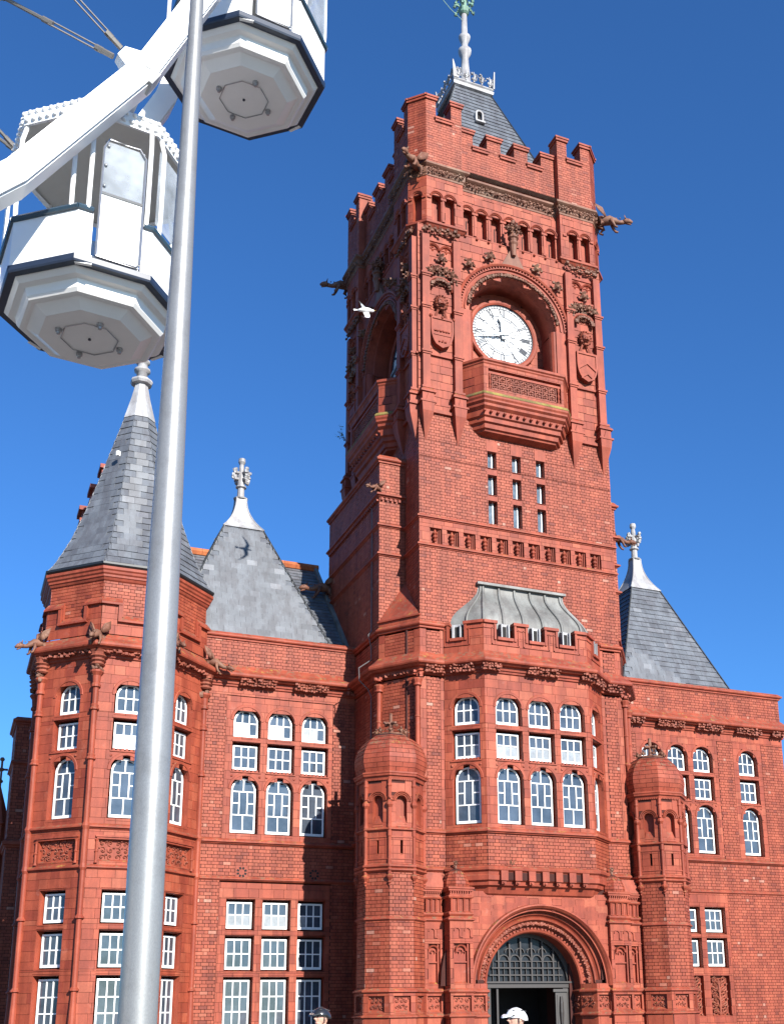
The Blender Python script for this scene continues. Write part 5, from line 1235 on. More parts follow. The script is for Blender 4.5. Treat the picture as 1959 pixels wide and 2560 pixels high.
mb.build('fanlight_frame', 'door_wood', ROOT)
mb = MB(); mb.fan(DF, PC, 2.30, 1.42, -.03, 24, 0, PI); mb.build('fanlight_glass', 'door_glass', ROOT)
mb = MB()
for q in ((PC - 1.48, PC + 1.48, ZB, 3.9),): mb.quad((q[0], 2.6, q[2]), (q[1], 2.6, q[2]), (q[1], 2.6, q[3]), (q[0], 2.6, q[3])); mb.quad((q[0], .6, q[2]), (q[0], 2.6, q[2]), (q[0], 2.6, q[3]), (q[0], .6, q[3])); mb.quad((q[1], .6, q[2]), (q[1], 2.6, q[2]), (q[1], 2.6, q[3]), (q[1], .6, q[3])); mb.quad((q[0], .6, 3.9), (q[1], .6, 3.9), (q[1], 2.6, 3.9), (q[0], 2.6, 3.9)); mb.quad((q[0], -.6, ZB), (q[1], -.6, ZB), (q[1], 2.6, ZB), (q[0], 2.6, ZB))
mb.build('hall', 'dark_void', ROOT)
mb = MB(); fr = Fr(PC + .92, DY, -8)               # open leaf with its handle
mb.box(fr, .02, .36, -.05, .04, ZB, 2.16); mb.box(fr, -.06, .40, -.02, .09, 2.08, 2.16)
mb.box(fr, .07, .31, .04, .055, .95, 2.0); mb.box(fr, .07, .31, .04, .055, -.3, .8); dl = mb.build('door_leaf', 'door_wood', ROOT)
mb = MB()
mb.lathe(*fr.P(.19, .07, 0)[:2], [(.03, 1.05), (.05, 1.2), (.07, 1.5), (.06, 1.75), (.04, 1.95)], 8); mb.build('door_strut', 'door_wood', dl)
mb = MB(); mb.blob(fr.P(.19, .13, .98), .07, 8, 6, 0); mb.build('door_handle', 'bolt_metal', dl)

# small square turrets beside the arch, and the lower piers outside them
def small_turret(x0, y0, w=.70, dep=.6, top=True, dz=0.):
    fr = Fr(x0, y0, 0); fl = Fr(x0, y0 + dep, -90); frr = Fr(x0 + w, y0, 90)
    pth = [(x0, y0 + dep), (x0, y0), (x0 + w, y0), (x0 + w, y0 + dep)]
    h = [('r', .10, w - .10, 2.30 + dz, 3.38 + dz)]
    masonry(fr, 0, w, 2.16, 3.98, 'block', h, name='pier_wall'); masonry(fr, 0, w, ZB, 1.4, 'block', name='pier_wall', h=.6); masonry(fr, 0, w, 1.48, 2.04, 'block', [('r', .08, w - .08, 1.55, 1.98)], name='pier_wall', h=.7)
    for f, L in ((fl, dep), (frr, dep)): masonry(f, 0, L, ZB, 4.0, 'block', name='pier_wall', h=.45)
    mb = MB(); reveal(mb, fr, h[0], .12); mb.quad(*[fr.P(u, -.12, z) for u, z in ((.08, 2.2), (w - .08, 2.2), (w - .08, 3.4), (.08, 3.4))]); mb.box(fr, .10, .13, -.12, -.03, 2.3, 3.38); mb.box(fr, w - .17, w - .13, -.12, -.03, 2.3, 3.38); mb.box(fr, .12, w - .12, -.12, -.06, 2.86, 2.90)
    mb.arc(fr, w / 2, 3.18, [(.13, -.12), (.13, -.04), (.17, -.02), (.18, -.12)], n=10)
    for s in (-1, 0, 1): mb.arc(fr, w / 2 + s * .09, 3.12 + .05 * (s == 0), [(.035, -.12), (.035, -.06), (.05, -.06), (.055, -.12)], n=6)
    for u in (.28, .60):                                   # stepped hoods like a run of little arches
        if u + .05 > w: continue
        mb.arc(fr, u - .07, 3.72, [(.07, -.01), (.07, .035), (.10, .035), (.10, -.01)], 0, PI, 8); mb.box(fr, u, u + .03, -.01, .035, 3.56, 3.72); mb.box(fr, u, u + .11, -.01, .035, 3.54, 3.57)
    mb.box(fr, -.015, w + .015, -.02, .012, 3.44, 3.465)
    reveal(mb, fr, ('r', .08, w - .08, 1.55, 1.98), .08); mb.quad(*[fr.P(u, -.08, z) for u, z in ((.06, 1.5), (w - .06, 1.5), (w - .06, 2.0), (.06, 2.0))])
    mb.build('niche_panel', 'terracotta', ROOT)
    mb = MB(); mb.foliage(fr, .10, w - .10, 1.58, 1.95, -.07, .16); mb.build('carved_panel', 'terracotta_carved', ROOT)
    for z, hh, o in ((1.40, .07, .07), (2.05, .08, .07), (3.99, .07, .07)): string(pth, z, hh, o)
    mb = MB(); mb.box(fr, .03, w - .03, -dep, -.04, 4.05, 4.86)
    mb.mould(pth, [(-.05, 4.10), (.0, 4.14), (.03, 4.18), (.03, 4.22), (-.03, 4.26)]); mb.mould(pth, [(-.05, 4.60), (.02, 4.62), (.035, 4.66), (.02, 4.69), (-.03, 4.71)]); mb.mould(pth, [(-.03, 4.80), (.02, 4.82), (.02, 4.86), (.05, 4.88), (.05, 4.92), (-.02, 4.95)])
    for k in range(4):
        u = .06 + k * (w - .12) / 3; p = fr.P(u, -.01, 0); mb.lathe(p[0], p[1], [(.045, 4.24), (.03, 4.28), (.03, 4.56), (.045, 4.6)], 7)
        if k < 3: q = (w - .12) / 3; mb.box(fr, u + q * .30, u + q * .45, -.05, -.025, 4.26, 4.58); mb.box(fr, u + q * .62, u + q * .75, -.05, -.025, 4.26, 4.58)
    for k in range(9): mb.box(fr, .02 + k * (w - .04) / 9, .05 + k * (w - .04) / 9, -.03, .025, 4.77, 4.81)
    mb.build('turret_arcade', 'terracotta', ROOT)
    cx, cy = x0 + w / 2, y0 + w / 2
    if top:
        dome(cx, cy, w / 2 - .01, 4.92, 5.48, 'small_dome', n=6, ogee=True); mb = MB(); mb.lathe(cx, cy, [(.03, 5.44), (.05, 5.5), (.03, 5.55), (.02, 5.7)], 6); spike_flower(mb, (cx, cy, 5.62), .14, 5); mb.build('dome_finial', 'weathered_stone', ROOT)
    else:
        mb = MB(); mb.hexa([fr.P(-.03, .03, 4.94), fr.P(w + .03, .03, 4.94), fr.P(w + .03, -dep, 4.94), fr.P(-.03, -dep, 4.94), fr.P(.05, -.10, 5.36), fr.P(w, -.10, 5.36), fr.P(w, -dep, 5.36), fr.P(.05, -dep, 5.36)]); mb.build('pier_cap', 'terracotta', ROOT)
small_turret(.57, -.68, .70, .7); small_turret(5.71, -.68, .70, .7)
small_turret(-.02, -.28, .56, .35, False); small_turret(6.44, -.28, .56, .35, False)

# ---------------------------------------------------------------- big octagonal turret on the left
BX, BY, BA = -8.05, 4.04, 2.29
w, fs = octframes(BX, BY, BA); bp_ = octpath(BX, BY, BA)
front5 = [fs[0], fs[1], fs[2], fs[3]]
for i, f in enumerate(front5):
    seen = i < 3; c = w / 2
    hh = TALL(c) + LOWW(c) if seen else []
    masonry(f, 0, w, 6.58, 11.27, 'block', hh, name='turret_wall'); masonry(f, 0, w, ZB, 5.36, 'block', hh, name='turret_wall')
    pan = ('r', .36, w - .30, 5.58, 6.16)
    masonry(f, 0, w, 5.46, 6.44, 'block', [pan] if seen else [], name='turret_wall', h=.49)
    if seen:
        upper_bay(f, [c], blinds=[{'B': (0, 1, 2) if i == 0 else ()}]); lower_bay(f, [c])
        mb = MB(); reveal(mb, f, pan, .10); mb.quad(*[f.P(u, -.10, z) for u, z in ((.3, 5.5), (w - .25, 5.5), (w - .25, 6.2), (.3, 6.2))]); mb.box(f, .26, w - .2, -.02, .07, 6.22, 6.27); mb.box(f, .30, w - .24, -.02, .04, 6.17, 6.22)
        for u in (.30, w - .26): mb.lathe(*f.P(u, .03, 0)[:2], [(.05, 5.52), (.03, 5.6), (.03, 5.8), (.05, 5.84), (.03, 5.88), (.03, 6.1), (.05, 6.16)], 7)
        mb.build('panel_frame', 'terracotta', ROOT)
        mb = MB(); mb.foliage(f, .38, w - .32, 5.61, 6.14, -.09, .19); mb.build('carved_panel', 'terracotta_carved', ROOT)
    gp = [(.52, 1.06)] if i != 3 else []
    f12 = f.shift(0, .03)
    masonry(f12, 0, w, 11.97, 12.98, 'block', [('r', a, b, 12.42, 14) for a, b in [(.55, 1.36)]], name='turret_parapet', h=.34)
    masonry(f.shift(0, -.04), 0, w, 12.2, 13.60, 'brick', name='turret_drum')
    mb = MB()
    ga, gb = .55, 1.36; P = f12.P
    for a, b in ((-.03, ga), (gb, w + .03)):
        mb.hexa([P(a, .10, 12.84), P(b, .10, 12.84), P(b, -.05, 12.84), P(a, -.05, 12.84), P(a, .10, 12.90), P(b, .10, 12.90), P(b, -.05, 13.07), P(a, -.05, 13.07)])
    mb.hexa([P(ga - .1, .10, 12.34), P(gb + .1, .10, 12.34), P(gb + .1, -.05, 12.34), P(ga - .1, -.05, 12.34), P(ga - .1, .10, 12.40), P(gb + .1, .10, 12.40), P(gb + .1, -.05, 12.56), P(ga - .1, -.05, 12.56)])
    for u, s in ((ga, -1), (gb, 1)): mb.box(f12, min(u, u + s * .10), max(u, u + s * .10), -.05, .08, 12.38, 12.9); mb.box(f12, min(u, u - s * .04), max(u, u - s * .04), -.05, .03, 12.5, 12.98)
    mb.build('battlement_moulding', 'terracotta', ROOT)
cornice(bp_, closed=True)
string(bp_, 6.44, .10, .10, closed=True); string(bp_, 5.36, .08, .08, closed=True)
mb = MB(); mb.mould(bp_, [(-.06, 13.55), (.0, 13.60), (.03, 13.66), (.06, 13.68), (.06, 13.74), (.10, 13.78), (.11, 13.84), (.15, 13.88), (.15, 13.96), (-.05, 14.02)], closed=True); mb.build('turret_cornice', 'terracotta', ROOT)
mb = MB(); mb.mould(bp_, [(.0, 13.97), (.12, 13.99), (.165, 14.03), (.17, 14.09), (.10, 14.12), (-.1, 14.16)], closed=True); mb.build('gutter', 'gutter', ROOT)
for i, f in enumerate(front5):
    mb = MB()
    for k in range(22): mb.blob(f.P(.05 + k * (w - .1) / 21, .17 + ru(-.02, .05), 11.40 + ru(-.05, .05)), ru(.05, .085), 5, 3, .35)
    mb.build('carved_frieze', 'terracotta_carved', ROOT)
R = BA / math.cos(PI / 8)
for k in (7, 0, 1, 2, 6):
    a = -PI / 2 - PI / 8 + k * PI / 4; ca, sa = math.cos(a), math.sin(a); x, y = BX + (R + .03) * ca, BY + (R + .03) * sa; mb = MB()
    pr = [(.10, ZB), (.10, 1.4)]
    for z in (2.2, 4.05): pr += [(.075, z - .1), (.075, z - .02), (.13, z), (.13, z + .03), (.10, z + .06), (.075, z + .1)]
    pr += [(.075, 5.3), (.11, 5.38), (.09, 5.5), (.09, 6.4), (.12, 6.5), (.08, 6.6)]
    for z in (8.30, 9.70): pr += [(.08, z - .1), (.08, z), (.13, z + .03), (.13, z + .07), (.10, z + .10), (.11, z + .16), (.08, z + .2)]
    pr += [(.08, 10.35), (.13, 10.38), (.13, 10.44), (.10, 10.5), (.12, 10.7), (.19, 10.8), (.17, 10.86)]
    mb.lathe(x, y, pr, 10); mb.build('angle_shaft', 'terracotta', ROOT)
    mb = MB()
    for q in range(10): mb.blob((x + ru(-.13, .13), y + ru(-.13, .13), ru(10.72, 11.0)), ru(.06, .10), 5, 4, .35)
    mb.build('carved_capital', 'weathered_stone', ROOT)
    mb = MB(); mb.lathe(x, y, [(.16, 10.98), (.21, 11.02), (.17, 11.06), (.17, 11.09), (.23, 11.13), (.18, 11.17), (.18, 11.20), (.25, 11.25), (.2, 11.3), (.22, 11.36), (.26, 11.42), (.1, 11.5)], 12); mb.build('gargoyle_bracket', 'terracotta_carved', ROOT)
    if k != 6: gargoyle(x + .05 * ca, y + .05 * sa, 11.85, math.degrees(a), .68, .28)
# its slated spire, flared at the eaves
PRF = [(2.43, 14.10), (2.26, 14.35), (2.02, 14.85), (1.83, 15.3), (1.52, 16.2), (1.22, 17.2), (.95, 18.2), (.68, 19.2), (.47, 19.98)]
for ang in (0, -45, 45, -90, 90):
    a = math.radians(ang); N = np.array([math.sin(a), -math.cos(a), 0])
    for (r0, z0), (r1, z1) in zip(PRF[:-1], PRF[1:]):
        dr, dz = r0 - r1, z1 - z0; L = math.hypot(dr, dz); V = (-N * dr + np.array([0, 0, dz])) / L; Nn = (N * dz + np.array([0, 0, dr])) / L
        f = Fr(0, 0, ang, V=V, N=Nn); f.o = np.array([BX, BY, z0]) + N * r0; tg = math.tan(PI / 8)
        masonry(f, 0, 0, 0, L, 'slate', name='roof_slope', bounds=lambda v, L=L, r0=r0, r1=r1: (-(r0 + (r1 - r0) * v / L) * tg, (r0 + (r1 - r0) * v / L) * tg), h=L / max(1, round(L / .235)), uo=ru(0, .2))
mb = MB(); mb.octo(BX, BY, [(.49, 19.92), (.42, 20.2), (.30, 20.7), (.21, 21.15), (.19, 21.25), (.30, 21.28), (.34, 21.36), (.31, 21.44), (.19, 21.46)]); mb.build('lead_cap', 'pale_lead', ROOT)
mb = MB(); mb.lathe(BX, BY, [(.18, 21.4), (.17, 21.72), (.26, 21.76), (.26, 21.83), (.17, 21.87), (.16, 22.04), (.23, 22.08), (.23, 22.14), (.14, 22.18), (.13, 22.5), (.2, 22.6), (.12, 22.7), (.1, 23.3), (.15, 23.5), (.0, 23.7)], 12); mb.build('roof_finial', 'pale_lead', ROOT, smooth=True)
mb = MB(); mb.box(Fr(-8.72, 3.1, -45), 0, .09, .0, .10, 18.15, 18.3); mb.build('roof_hook', 'white_paint', ROOT)
mb = MB(); mb.octo(BX, BY, [(1.8, ZB), (1.8, 14.0)] + [(r - .12, z) for r, z in PRF[2:]]); mb.build('turret_core', 'mortar', ROOT)
# stepped chimney behind it
mb = MB()
for k, (x, y, w_, z0, z1) in enumerate(((-8.35, 9.2, .5, 12, 20.75), (-8.65, 9.2, .4, 12, 19.9), (-8.95, 9.2, .4, 12, 19.0))):
    mb.box(Fr(x, y, 0), -w_ / 2, w_ / 2, -.8, 0, z0, z1)
mb.build('chimney', 'brick_plain', ROOT)
mb = MB()
for x, z in ((-8.35, 20.75), (-8.65, 19.9), (-8.95, 19.0)):
    for dz, o in ((0, .1), (-.45, .06), (-.9, .06)): mb.box(Fr(x, 9.2, 0), -.22 - o, .22 + o, -.85, o, z + dz - .12, z + dz + .03)
mb.build('chimney_coping', 'terracotta', ROOT)
# shaded west flank receding behind the turret
f = Fr(-9.9, 18, -90); masonry(f, 0, 12.2, ZB, 11.3, 'brick', name='wing_wall', uo=.1)
coping([(-9.9, 18), (-9.9, 6.2)], 11.3)
f = Fr(-10.75, 7.4, 0); masonry(f, 0, .42, 6.4, 10.5, 'brick', name='buttress_wall'); masonry(Fr(-10.75, 9.4, -90), 0, 2, ZB, 10.5, 'brick', name='buttress_wall'); masonry(f, 0, .42, ZB, 6.5, 'brick', name='buttress_wall')
coping([(-10.75, 9.4), (-10.75, 7.4), (-10.2, 7.4)], 10.5, w=.3); string([(-10.75, 9.4), (-10.75, 7.4), (-10.2, 7.4)], 6.6, .2, .12); string([(-10.75, 9.4), (-10.75, 7.4), (-10.2, 7.4)], 9.2, .1, .08)
mb = MB(); mb.octo(-11.0, 9.9, [(.35, ZB), (.35, 7.6), (.4, 7.65), (.04, 8.9)]); mb.build('pinnacle', 'brick_plain', ROOT)
mb = MB(); mb.tube([(-11.0, 9.9, 8.8), (-11.0, 9.9, 9.9)], .04, 6); mb.tube([(-11.2, 9.9, 9.5), (-10.8, 9.9, 9.5)], .04, 5)
for z in (9.1, 9.5, 9.85): mb.blob((-11.0, 9.9, z), .08, 6, 4, .2)
mb.build('pinnacle_cross', 'weathered_stone', ROOT)
for x, y, z, a, s in ((-.87, 1.2, 17.62, 200, .45), (-.87, 6.3, 16.0, 180, .9), (7.84, 1.5, 17.4, -10, .75)): gargoyle(x, y, z, a, s, .05)
mb = MB()
mb.tube([(-.93, 1.75, 17.2), (-.90, 1.8, 16.2), (-.90, 1.8, 13.05), (-1.0, 1.8, 12.9), (-.95, 1.8, 12.7), (-.9, 1.8, 12.5), (-.9, 1.8, 12.1), (-1.3, 1.8, 11.8), (-1.28, 1.8, 11.4), (-1.0, 1.8, 11.15), (-.91, 1.75, 10.9), (-.91, 1.75, 8.0)], .018, 5); mb.build('conduit', 'conduit', ROOT)

flush_masonry()

# ================================================================ GROUND AND OTHER THINGS
mb = MB(); n = 10
for i in range(n):
    for j in range(n): x0, y0 = -400 + 80 * i, -300 + 80 * j; mb.quad((x0, y0, 0), (x0 + 80, y0, 0), (x0 + 80, y0 + 80, 0), (x0, y0 + 80, 0))
g = mb.build('ground', 'paving'); g['kind'] = 'structure'

# ---------------------------------------------------------------- steel pole
pole = empty('steel_pole', (.905, 5.932, 0), label='tall tapered brushed steel pole in front of the octagonal slate spire', category='pole')
mb = MB(); mb.lathe(0, 0, [(.098, .02), (.0955, 1.5), (.0925, 2.6), (.088, 3.75), (.078, 4.6), (.070, 5.3), (.056, 6.5), (.042, 7.8), (.036, 8.8)], 40); mb.build('shaft', 'pole_steel', pole, smooth=True)
mb = MB(); mb.lathe(0, 0, [(.2, 0), (.2, .025), (.12, .03), (.11, .12)], 24); mb.build('base_plate', 'pole_steel', pole)
for k in range(4): mb = MB(); mb.lathe(.155 * math.cos(k * PI / 2 + .7), .155 * math.sin(k * PI / 2 + .7), [(.016, .02), (.016, .06)], 6); mb.build('bolt', 'bolt_metal', pole)
mb = MB(); mb.lathe(0, 0, [(.036, 8.78), (.055, 8.82), (.05, 8.9), (.01, 8.95)], 20); mb.build('cap', 'pole_steel', pole)
mb = MB(); mb.box(Fr(0, -.0975, 0), -.035, .035, .0, .004, .6, .85); mb.build('access_door', 'pole_steel', pole)

# ---------------------------------------------------------------- Ferris wheel
HA = math.radians(8); HU = Vector((math.cos(HA), math.sin(HA), 0)); HN = Vector((math.sin(HA), -math.cos(HA), 0))
BASE = Vector((.83, 11.34, 0)); h0 = BASE.dot(HU)
HUB = BASE + HU * (-9.56 - h0); HUBZ = 17.6; RW_ = 13.65
def wp(r, ang, off): return HUB + HU * (r * math.cos(ang)) + HN * off + Vector((0, 0, HUBZ + r * math.sin(ang)))
wheel = empty('ferris_wheel', tuple(HUB), label='big white Ferris wheel with rod spokes, its rim crossing the upper left sky', category='Ferris wheel')
def wl(p): return tuple(Vector(p) - HUB)
A1_ = math.radians(-28.2); ST = math.radians(18.1)
for off in (1.2, -1.2):
    mb = MB(); rg = []
    for i in range(40):
        a = 2 * PI * i / 40 + A1_
        rg.append([wl(wp(RW_ + dr, a, off + dd)) for dr, dd in ((-.125, -.22), (-.125, .09), (.125, .09), (.125, -.22))])
    mb.rings(rg, caps=(False, False), wrap=True); mb.build('rim', 'rim_white', wheel)
    mb = MB(); rg = []
    for i in range(40):
        a = 2 * PI * i / 40 + A1_
        rg.append([wl(wp(RW_ + dr, a, off + dd)) for dr, dd in ((.127, -.22), (.127, .05), (.14, .05), (.14, -.22))])
    mb.rings(rg, caps=(False, False), wrap=True); mb.build('rim_flange', 'rim_white', wheel)
    for k in range(20):
        a = A1_ - .006 + k * 2 * PI / 20
        mb = MB(); p = wp(RW_ - .22, a, off)
        mb.hexa([wl(wp(RW_ + r, a + t, off + d)) for r, t, d in ((-.27, -.0055, -.05), (-.27, .0055, -.05), (-.27, .0055, .07), (-.27, -.0055, .07), (-.12, -.011, -.05), (-.12, .011, -.05), (-.12, .011, .10), (-.12, -.011, .10))])
        mb.build('spoke_bracket', 'rim_white', wheel)
        mb = MB(); mb.hexa([wl(wp(RW_ + r, a + t, off + d)) for r, t, d in ((-.155, -.0065, -.1), (-.155, .0065, -.1), (-.155, .0065, .094), (-.155, -.0065, .094), (.155, -.0065, -.1), (.155, .0065, -.1), (.155, .0065, .094), (.155, -.0065, .094))]); mb.build('rim_sleeve', 'rim_grey', wheel)
        for tgt in (3.0, -3.0):
            end = wp(.6, a + (.9 if tgt * off > 0 else -.9), tgt); st = wp(RW_ - .30, a + (.006 if tgt * off > 0 else -.006), off); d = (end - st)
            L = d.length; d.normalize(); mb = MB()
            q = lambda t: wl(st + d * t)
            mb.tube([q(0), q(.16)], .030, 6); side = d.cross(HN).normalized() * .028
            for s in (-1, 1): mb.tube([wl(st + d * .16 + side * s), wl(st + d * .72 + side * s)], .009, 5)
            mb.tube([q(.12), q(.20)], .034, 6); mb.tube([q(.68), q(.80)], .030, 6)
            mb.tube([q(.72), q(1.28)], .020, 6); mb.tube([q(1.26), q(1.34)], .045, 7); mb.tube([q(1.34), q(L)], .016, 6)
            for z in (1.22, 1.40): mb.tube([q(z), q(z + .03)], .03, 6)
            mb.build('spoke', 'steel_rod', wheel)
for k in range(20):
    a = A1_ + k * 2 * PI / 20; mb = MB(); mb.tube([wl(wp(RW_ + .02, a, 1.3)), wl(wp(RW_ + .02, a, -1.3))], .05, 8); mb.build('axle', 'rim_grey', wheel)
mb = MB(); mb.tube([wl(wp(0, 0, 3.4)), wl(wp(0, 0, -3.4))], .45, 16)
for o in (3.0, -3.0): mb.tube([wl(wp(0, 0, o + .12)), wl(wp(0, 0, o - .12))], .8, 20)
mb.build('hub', 'rim_white', wheel)
for off in (3.6, -3.6):
    for s in (-1, 1): mb = MB(); mb.tube([wl(wp(0, 0, off * .93)), wl(HUB + HU * s * 6.5 + HN * off * 1.3)], [.28, .34], 10); mb.build('leg', 'rim_white', wheel)

def gondola(cx, cy, cz, th, label):
    g = empty('gondola', (cx, cy, cz), label=label, category='gondola', group='gondolas hanging on the Ferris wheel')
    def V(k, r, z): a = th + k * PI / 4; return (r * math.cos(a), r * math.sin(a), z)
    def ringm(prof, name, mat, caps=(False, False)):
        mb = MB(); mb.rings([[V(k, r, z) for k in range(8)] for r, z in prof], caps=caps); return mb.build(name, mat, g)
    ringm([(.905, .0), (.99, -.005), (1.0, .015), (1.0, .075), (.98, .09), (.90, .09)], 'base_ring', 'gondola_navy')
    pan = ringm([(.91, .02), (.905, -.01), (.86, -.055), (.80, -.06), (.785, -.065), (.765, -.15), (.735, -.185), (.70, -.19), (.66, -.185), (.54, -.255), (.53, -.262), (.0, -.265)], 'floor_pan', 'gondola_under', (False, False))
    mb = MB()
    pts = [(.30 * math.cos(2 * PI * k / 8 + th), .30 * math.sin(2 * PI * k / 8 + th), -.272) for k in range(9)]; mb.tube(pts, .006, 5); mb.build('wire', 'bolt_metal', g)
    for k in range(4):
        a = th + .5 + k * PI / 2; mb = MB(); mb.lathe(.33 * math.cos(a), .33 * math.sin(a), [(.0, -.33), (.02, -.325), (.022, -.30), (.034, -.295), (.036, -.262)], 9); mb.build('bolt', 'bolt_metal', g)
    mb = MB(); mb.lathe(0, 0, [(.016, -.28), (.016, -.262)], 8); mb.build('bolt', 'gondola_navy', g)
    for k in (0, 3, 5):
        a, b, c, d = V(k, .93, -.006), V(k, .97, -.006), V(k + .22, .955, -.006), V(k + .22, .92, -.006); mb = MB(); mb.hexa([(*p[:2], -.012) for p in (a, b, c, d)] + [(*p[:2], .0) for p in (a, b, c, d)]); mb.build('marker_plate', 'gondola_under', g)
    def lerp(p, q, t): return tuple(p[i] + (q[i] - p[i]) * t for i in range(3))
    def wall(k, t0, t1, z0, z1, r0=.985, r1=.985, th_=.03):
        mb = MB(); out = [lerp(V(k, r0, z0), V(k + 1, r0, z0), t) for t in (t0, t1)]; top = [lerp(V(k, r1, z1), V(k + 1, r1, z1), t) for t in (t0, t1)]
        q = lambda p: (p[0] * (1 - th_), p[1] * (1 - th_), p[2]); mb.hexa([out[0], out[1], q(out[1]), q(out[0]), top[0], top[1], q(top[1]), q(top[0])]); return mb
    for k in range(8):
        if k == 0:   # the door side facing the camera
            w1 = wall(0, 0, .20, .08, .60).build('side_panel', 'gondola_white', g)
            w2 = wall(0, .87, 1, .08, .60).build('side_panel', 'gondola_white', g)
            dr = wall(0, .27, .83, .10, .86, 1.0, 1.0, .025).build('door', 'gondola_white', g)
            mb = MB(); P0 = lambda t, z: lerp(V(0, 1.012, z), V(1, 1.012, z), t)
            mb.tube([P0(.27, .10), P0(.27, 1.40), P0(.33, 1.52), P0(.74, 1.52), P0(.83, 1.42), P0(.83, .14), P0(.78, .10), P0(.27, .10)], .013, 6); mb.tube([P0(.27, .86), P0(.83, .86)], .012, 6); mb.build('door_frame', 'bolt_metal', dr)
            wall(0, .28, .82, .87, 1.50, 1.0, 1.0, .008).build('door_window', 'clear_panel', dr)
            mb = MB()
            for t, z in ((.31, .95), (.31, 1.2), (.33, 1.44)): mb.blob(P0(t, z), .018, 6, 4, 0)
            mb.build('door_bolt', 'bolt_metal', dr)
        else:
            wall(k, 0, 1, .08, .60).build('side_panel', 'gondola_white', g)
        for a, b in (((0, 1),) if k else ((0, .2), (.87, 1))):
            mb = MB(); mb.tube([lerp(V(k, .995, .625), V(k + 1, .995, .625), a), lerp(V(k, .995, .625), V(k + 1, .995, .625), b)], .032, 7)
            mb.build('handrail', 'gondola_navy_rail', g)
        if k in (1, 2, 4): wall(k, .04, .96, .72, 1.62, .99, 1.0, .006).build('weather_screen', 'clear_panel', g)
    for k in range(8):
        mb = MB()
        for t in (-.10, .12) if k in (0, 1, 4, 5) else (0,):
            kk = k + t; r = .97
            mb.tube([V(kk, r, .62), V(kk, r + .01, .80), V(kk, r + .01, 1.62), V(kk * .7 + k * .3, .93, 1.85)], .024, 7)
        mb.build('post', 'gondola_white', g)
    wall(3, .1, .9, .25, .9, .80, .86, .12).build('seat_back', 'gondola_white', g)
    ringm([(.55, .12), (.90, .12), (.90, .16), (.55, .16)], 'seat', 'gondola_white')
    # canopy: pale lining below, white shell above, two rows of bulbs round the edge
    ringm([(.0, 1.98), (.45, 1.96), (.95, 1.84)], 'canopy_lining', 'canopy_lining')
    ringm([(.93, 1.82), (.98, 1.80), (.99, 1.84), (.985, 1.97), (.96, 1.98), (.60, 2.14), (.12, 2.3), (.0, 2.3)], 'canopy', 'gondola_white')
    mb = MB()
    for k in range(8):
        for i in range(9):
            t = (i + .5) / 9
            for z, r in ((1.85, .99), (1.94, .985)): mb.blob(lerp(V(k, r, z), V(k + 1, r, z), t + (.04 if z > 1.9 else 0)), .030, 8, 6, 0)
    mb.build('bulb', 'bulb', g, smooth=True, kind='stuff')
    mb = MB(); mb.lathe(0, 0, [(.10, 2.25), (.07, 2.32), (.05, 2.42), (.0, 2.42)], 12); mb.build('hanger', 'rim_grey', g)
    return g
gondola(.812, 11.344, 8.853, 4.429, 'lower white octagonal gondola, its open cabin half behind the wheel rim')
gondola(2.421, 11.666, 12.829, 4.412, 'upper white octagonal gondola seen from below, cut by the top of the picture')

# ---------------------------------------------------------------- seagull
def gull(px, w, b, s, label):
    g = empty('seagull', px, label=label, category='bird')
    w = Vector(w).normalized(); b = Vector(b); b = (b - w * b.dot(w)).normalized(); n = w.cross(b)
    Q = lambda a, c, e: tuple((b * a + w * c + n * e) * s)
    mb = MB(); mb.tube([Q(-.24, 0, .01), Q(-.12, 0, 0), Q(0, 0, -.01), Q(.12, 0, 0), Q(.20, 0, .01), Q(.25, 0, .015), Q(.29, 0, .01)], [.02, .055, .075, .065, .045, .042, .02], 9); mb.build('body', 'gull_white', g, smooth=True)
    mb = MB(); mb.tube([Q(.285, 0, .008), Q(.34, 0, -.005)], [.010, .004], 5); mb.build('beak', 'gull_beak', g)
    mb = MB(); mb.hexa([Q(-.20, -.02, .0), Q(-.20, .02, .0), Q(-.36, .07, .0), Q(-.36, -.07, .0), Q(-.20, -.02, .012), Q(-.20, .02, .012), Q(-.36, .07, .008), Q(-.36, -.07, .008)]); mb.build('tail', 'gull_white', g)
    for sd in (-1, 1):
        mb = MB(); sec = [(0, .10, -.08, .02), (.16, .15, -.02, .10), (.30, .14, .0, .12), (.46, .04, -.07, .07), (.60, -.07, -.12, .0)]
        mb.rings([[Q(f, sd * c, e), Q((f + r) / 2, sd * c, e + .014), Q(r, sd * c, e), Q((f + r) / 2, sd * c, e - .006)] for c, f, r, e in sec]); mb.build('wing', 'gull_grey' if sd > 0 else 'gull_white', g)
        mb = MB(); mb.rings([[Q(f, sd * c, e), Q((f + r) / 2, sd * c, e + .008), Q(r, sd * c, e), Q((f + r) / 2, sd * c, e - .004)] for c, f, r, e in [(.585, -.06, -.12, .005), (.66, -.12, -.15, -.03), (.71, -.18, -.185, -.05)]]); mb.build('wing_tip', 'gull_dark', g)

gull(toW((-2.86, -3.0, 21.0)), (.14, .58, .80), (.95, -.3, -.02), .9, 'white seagull flying before the shaded left side of the clock tower')

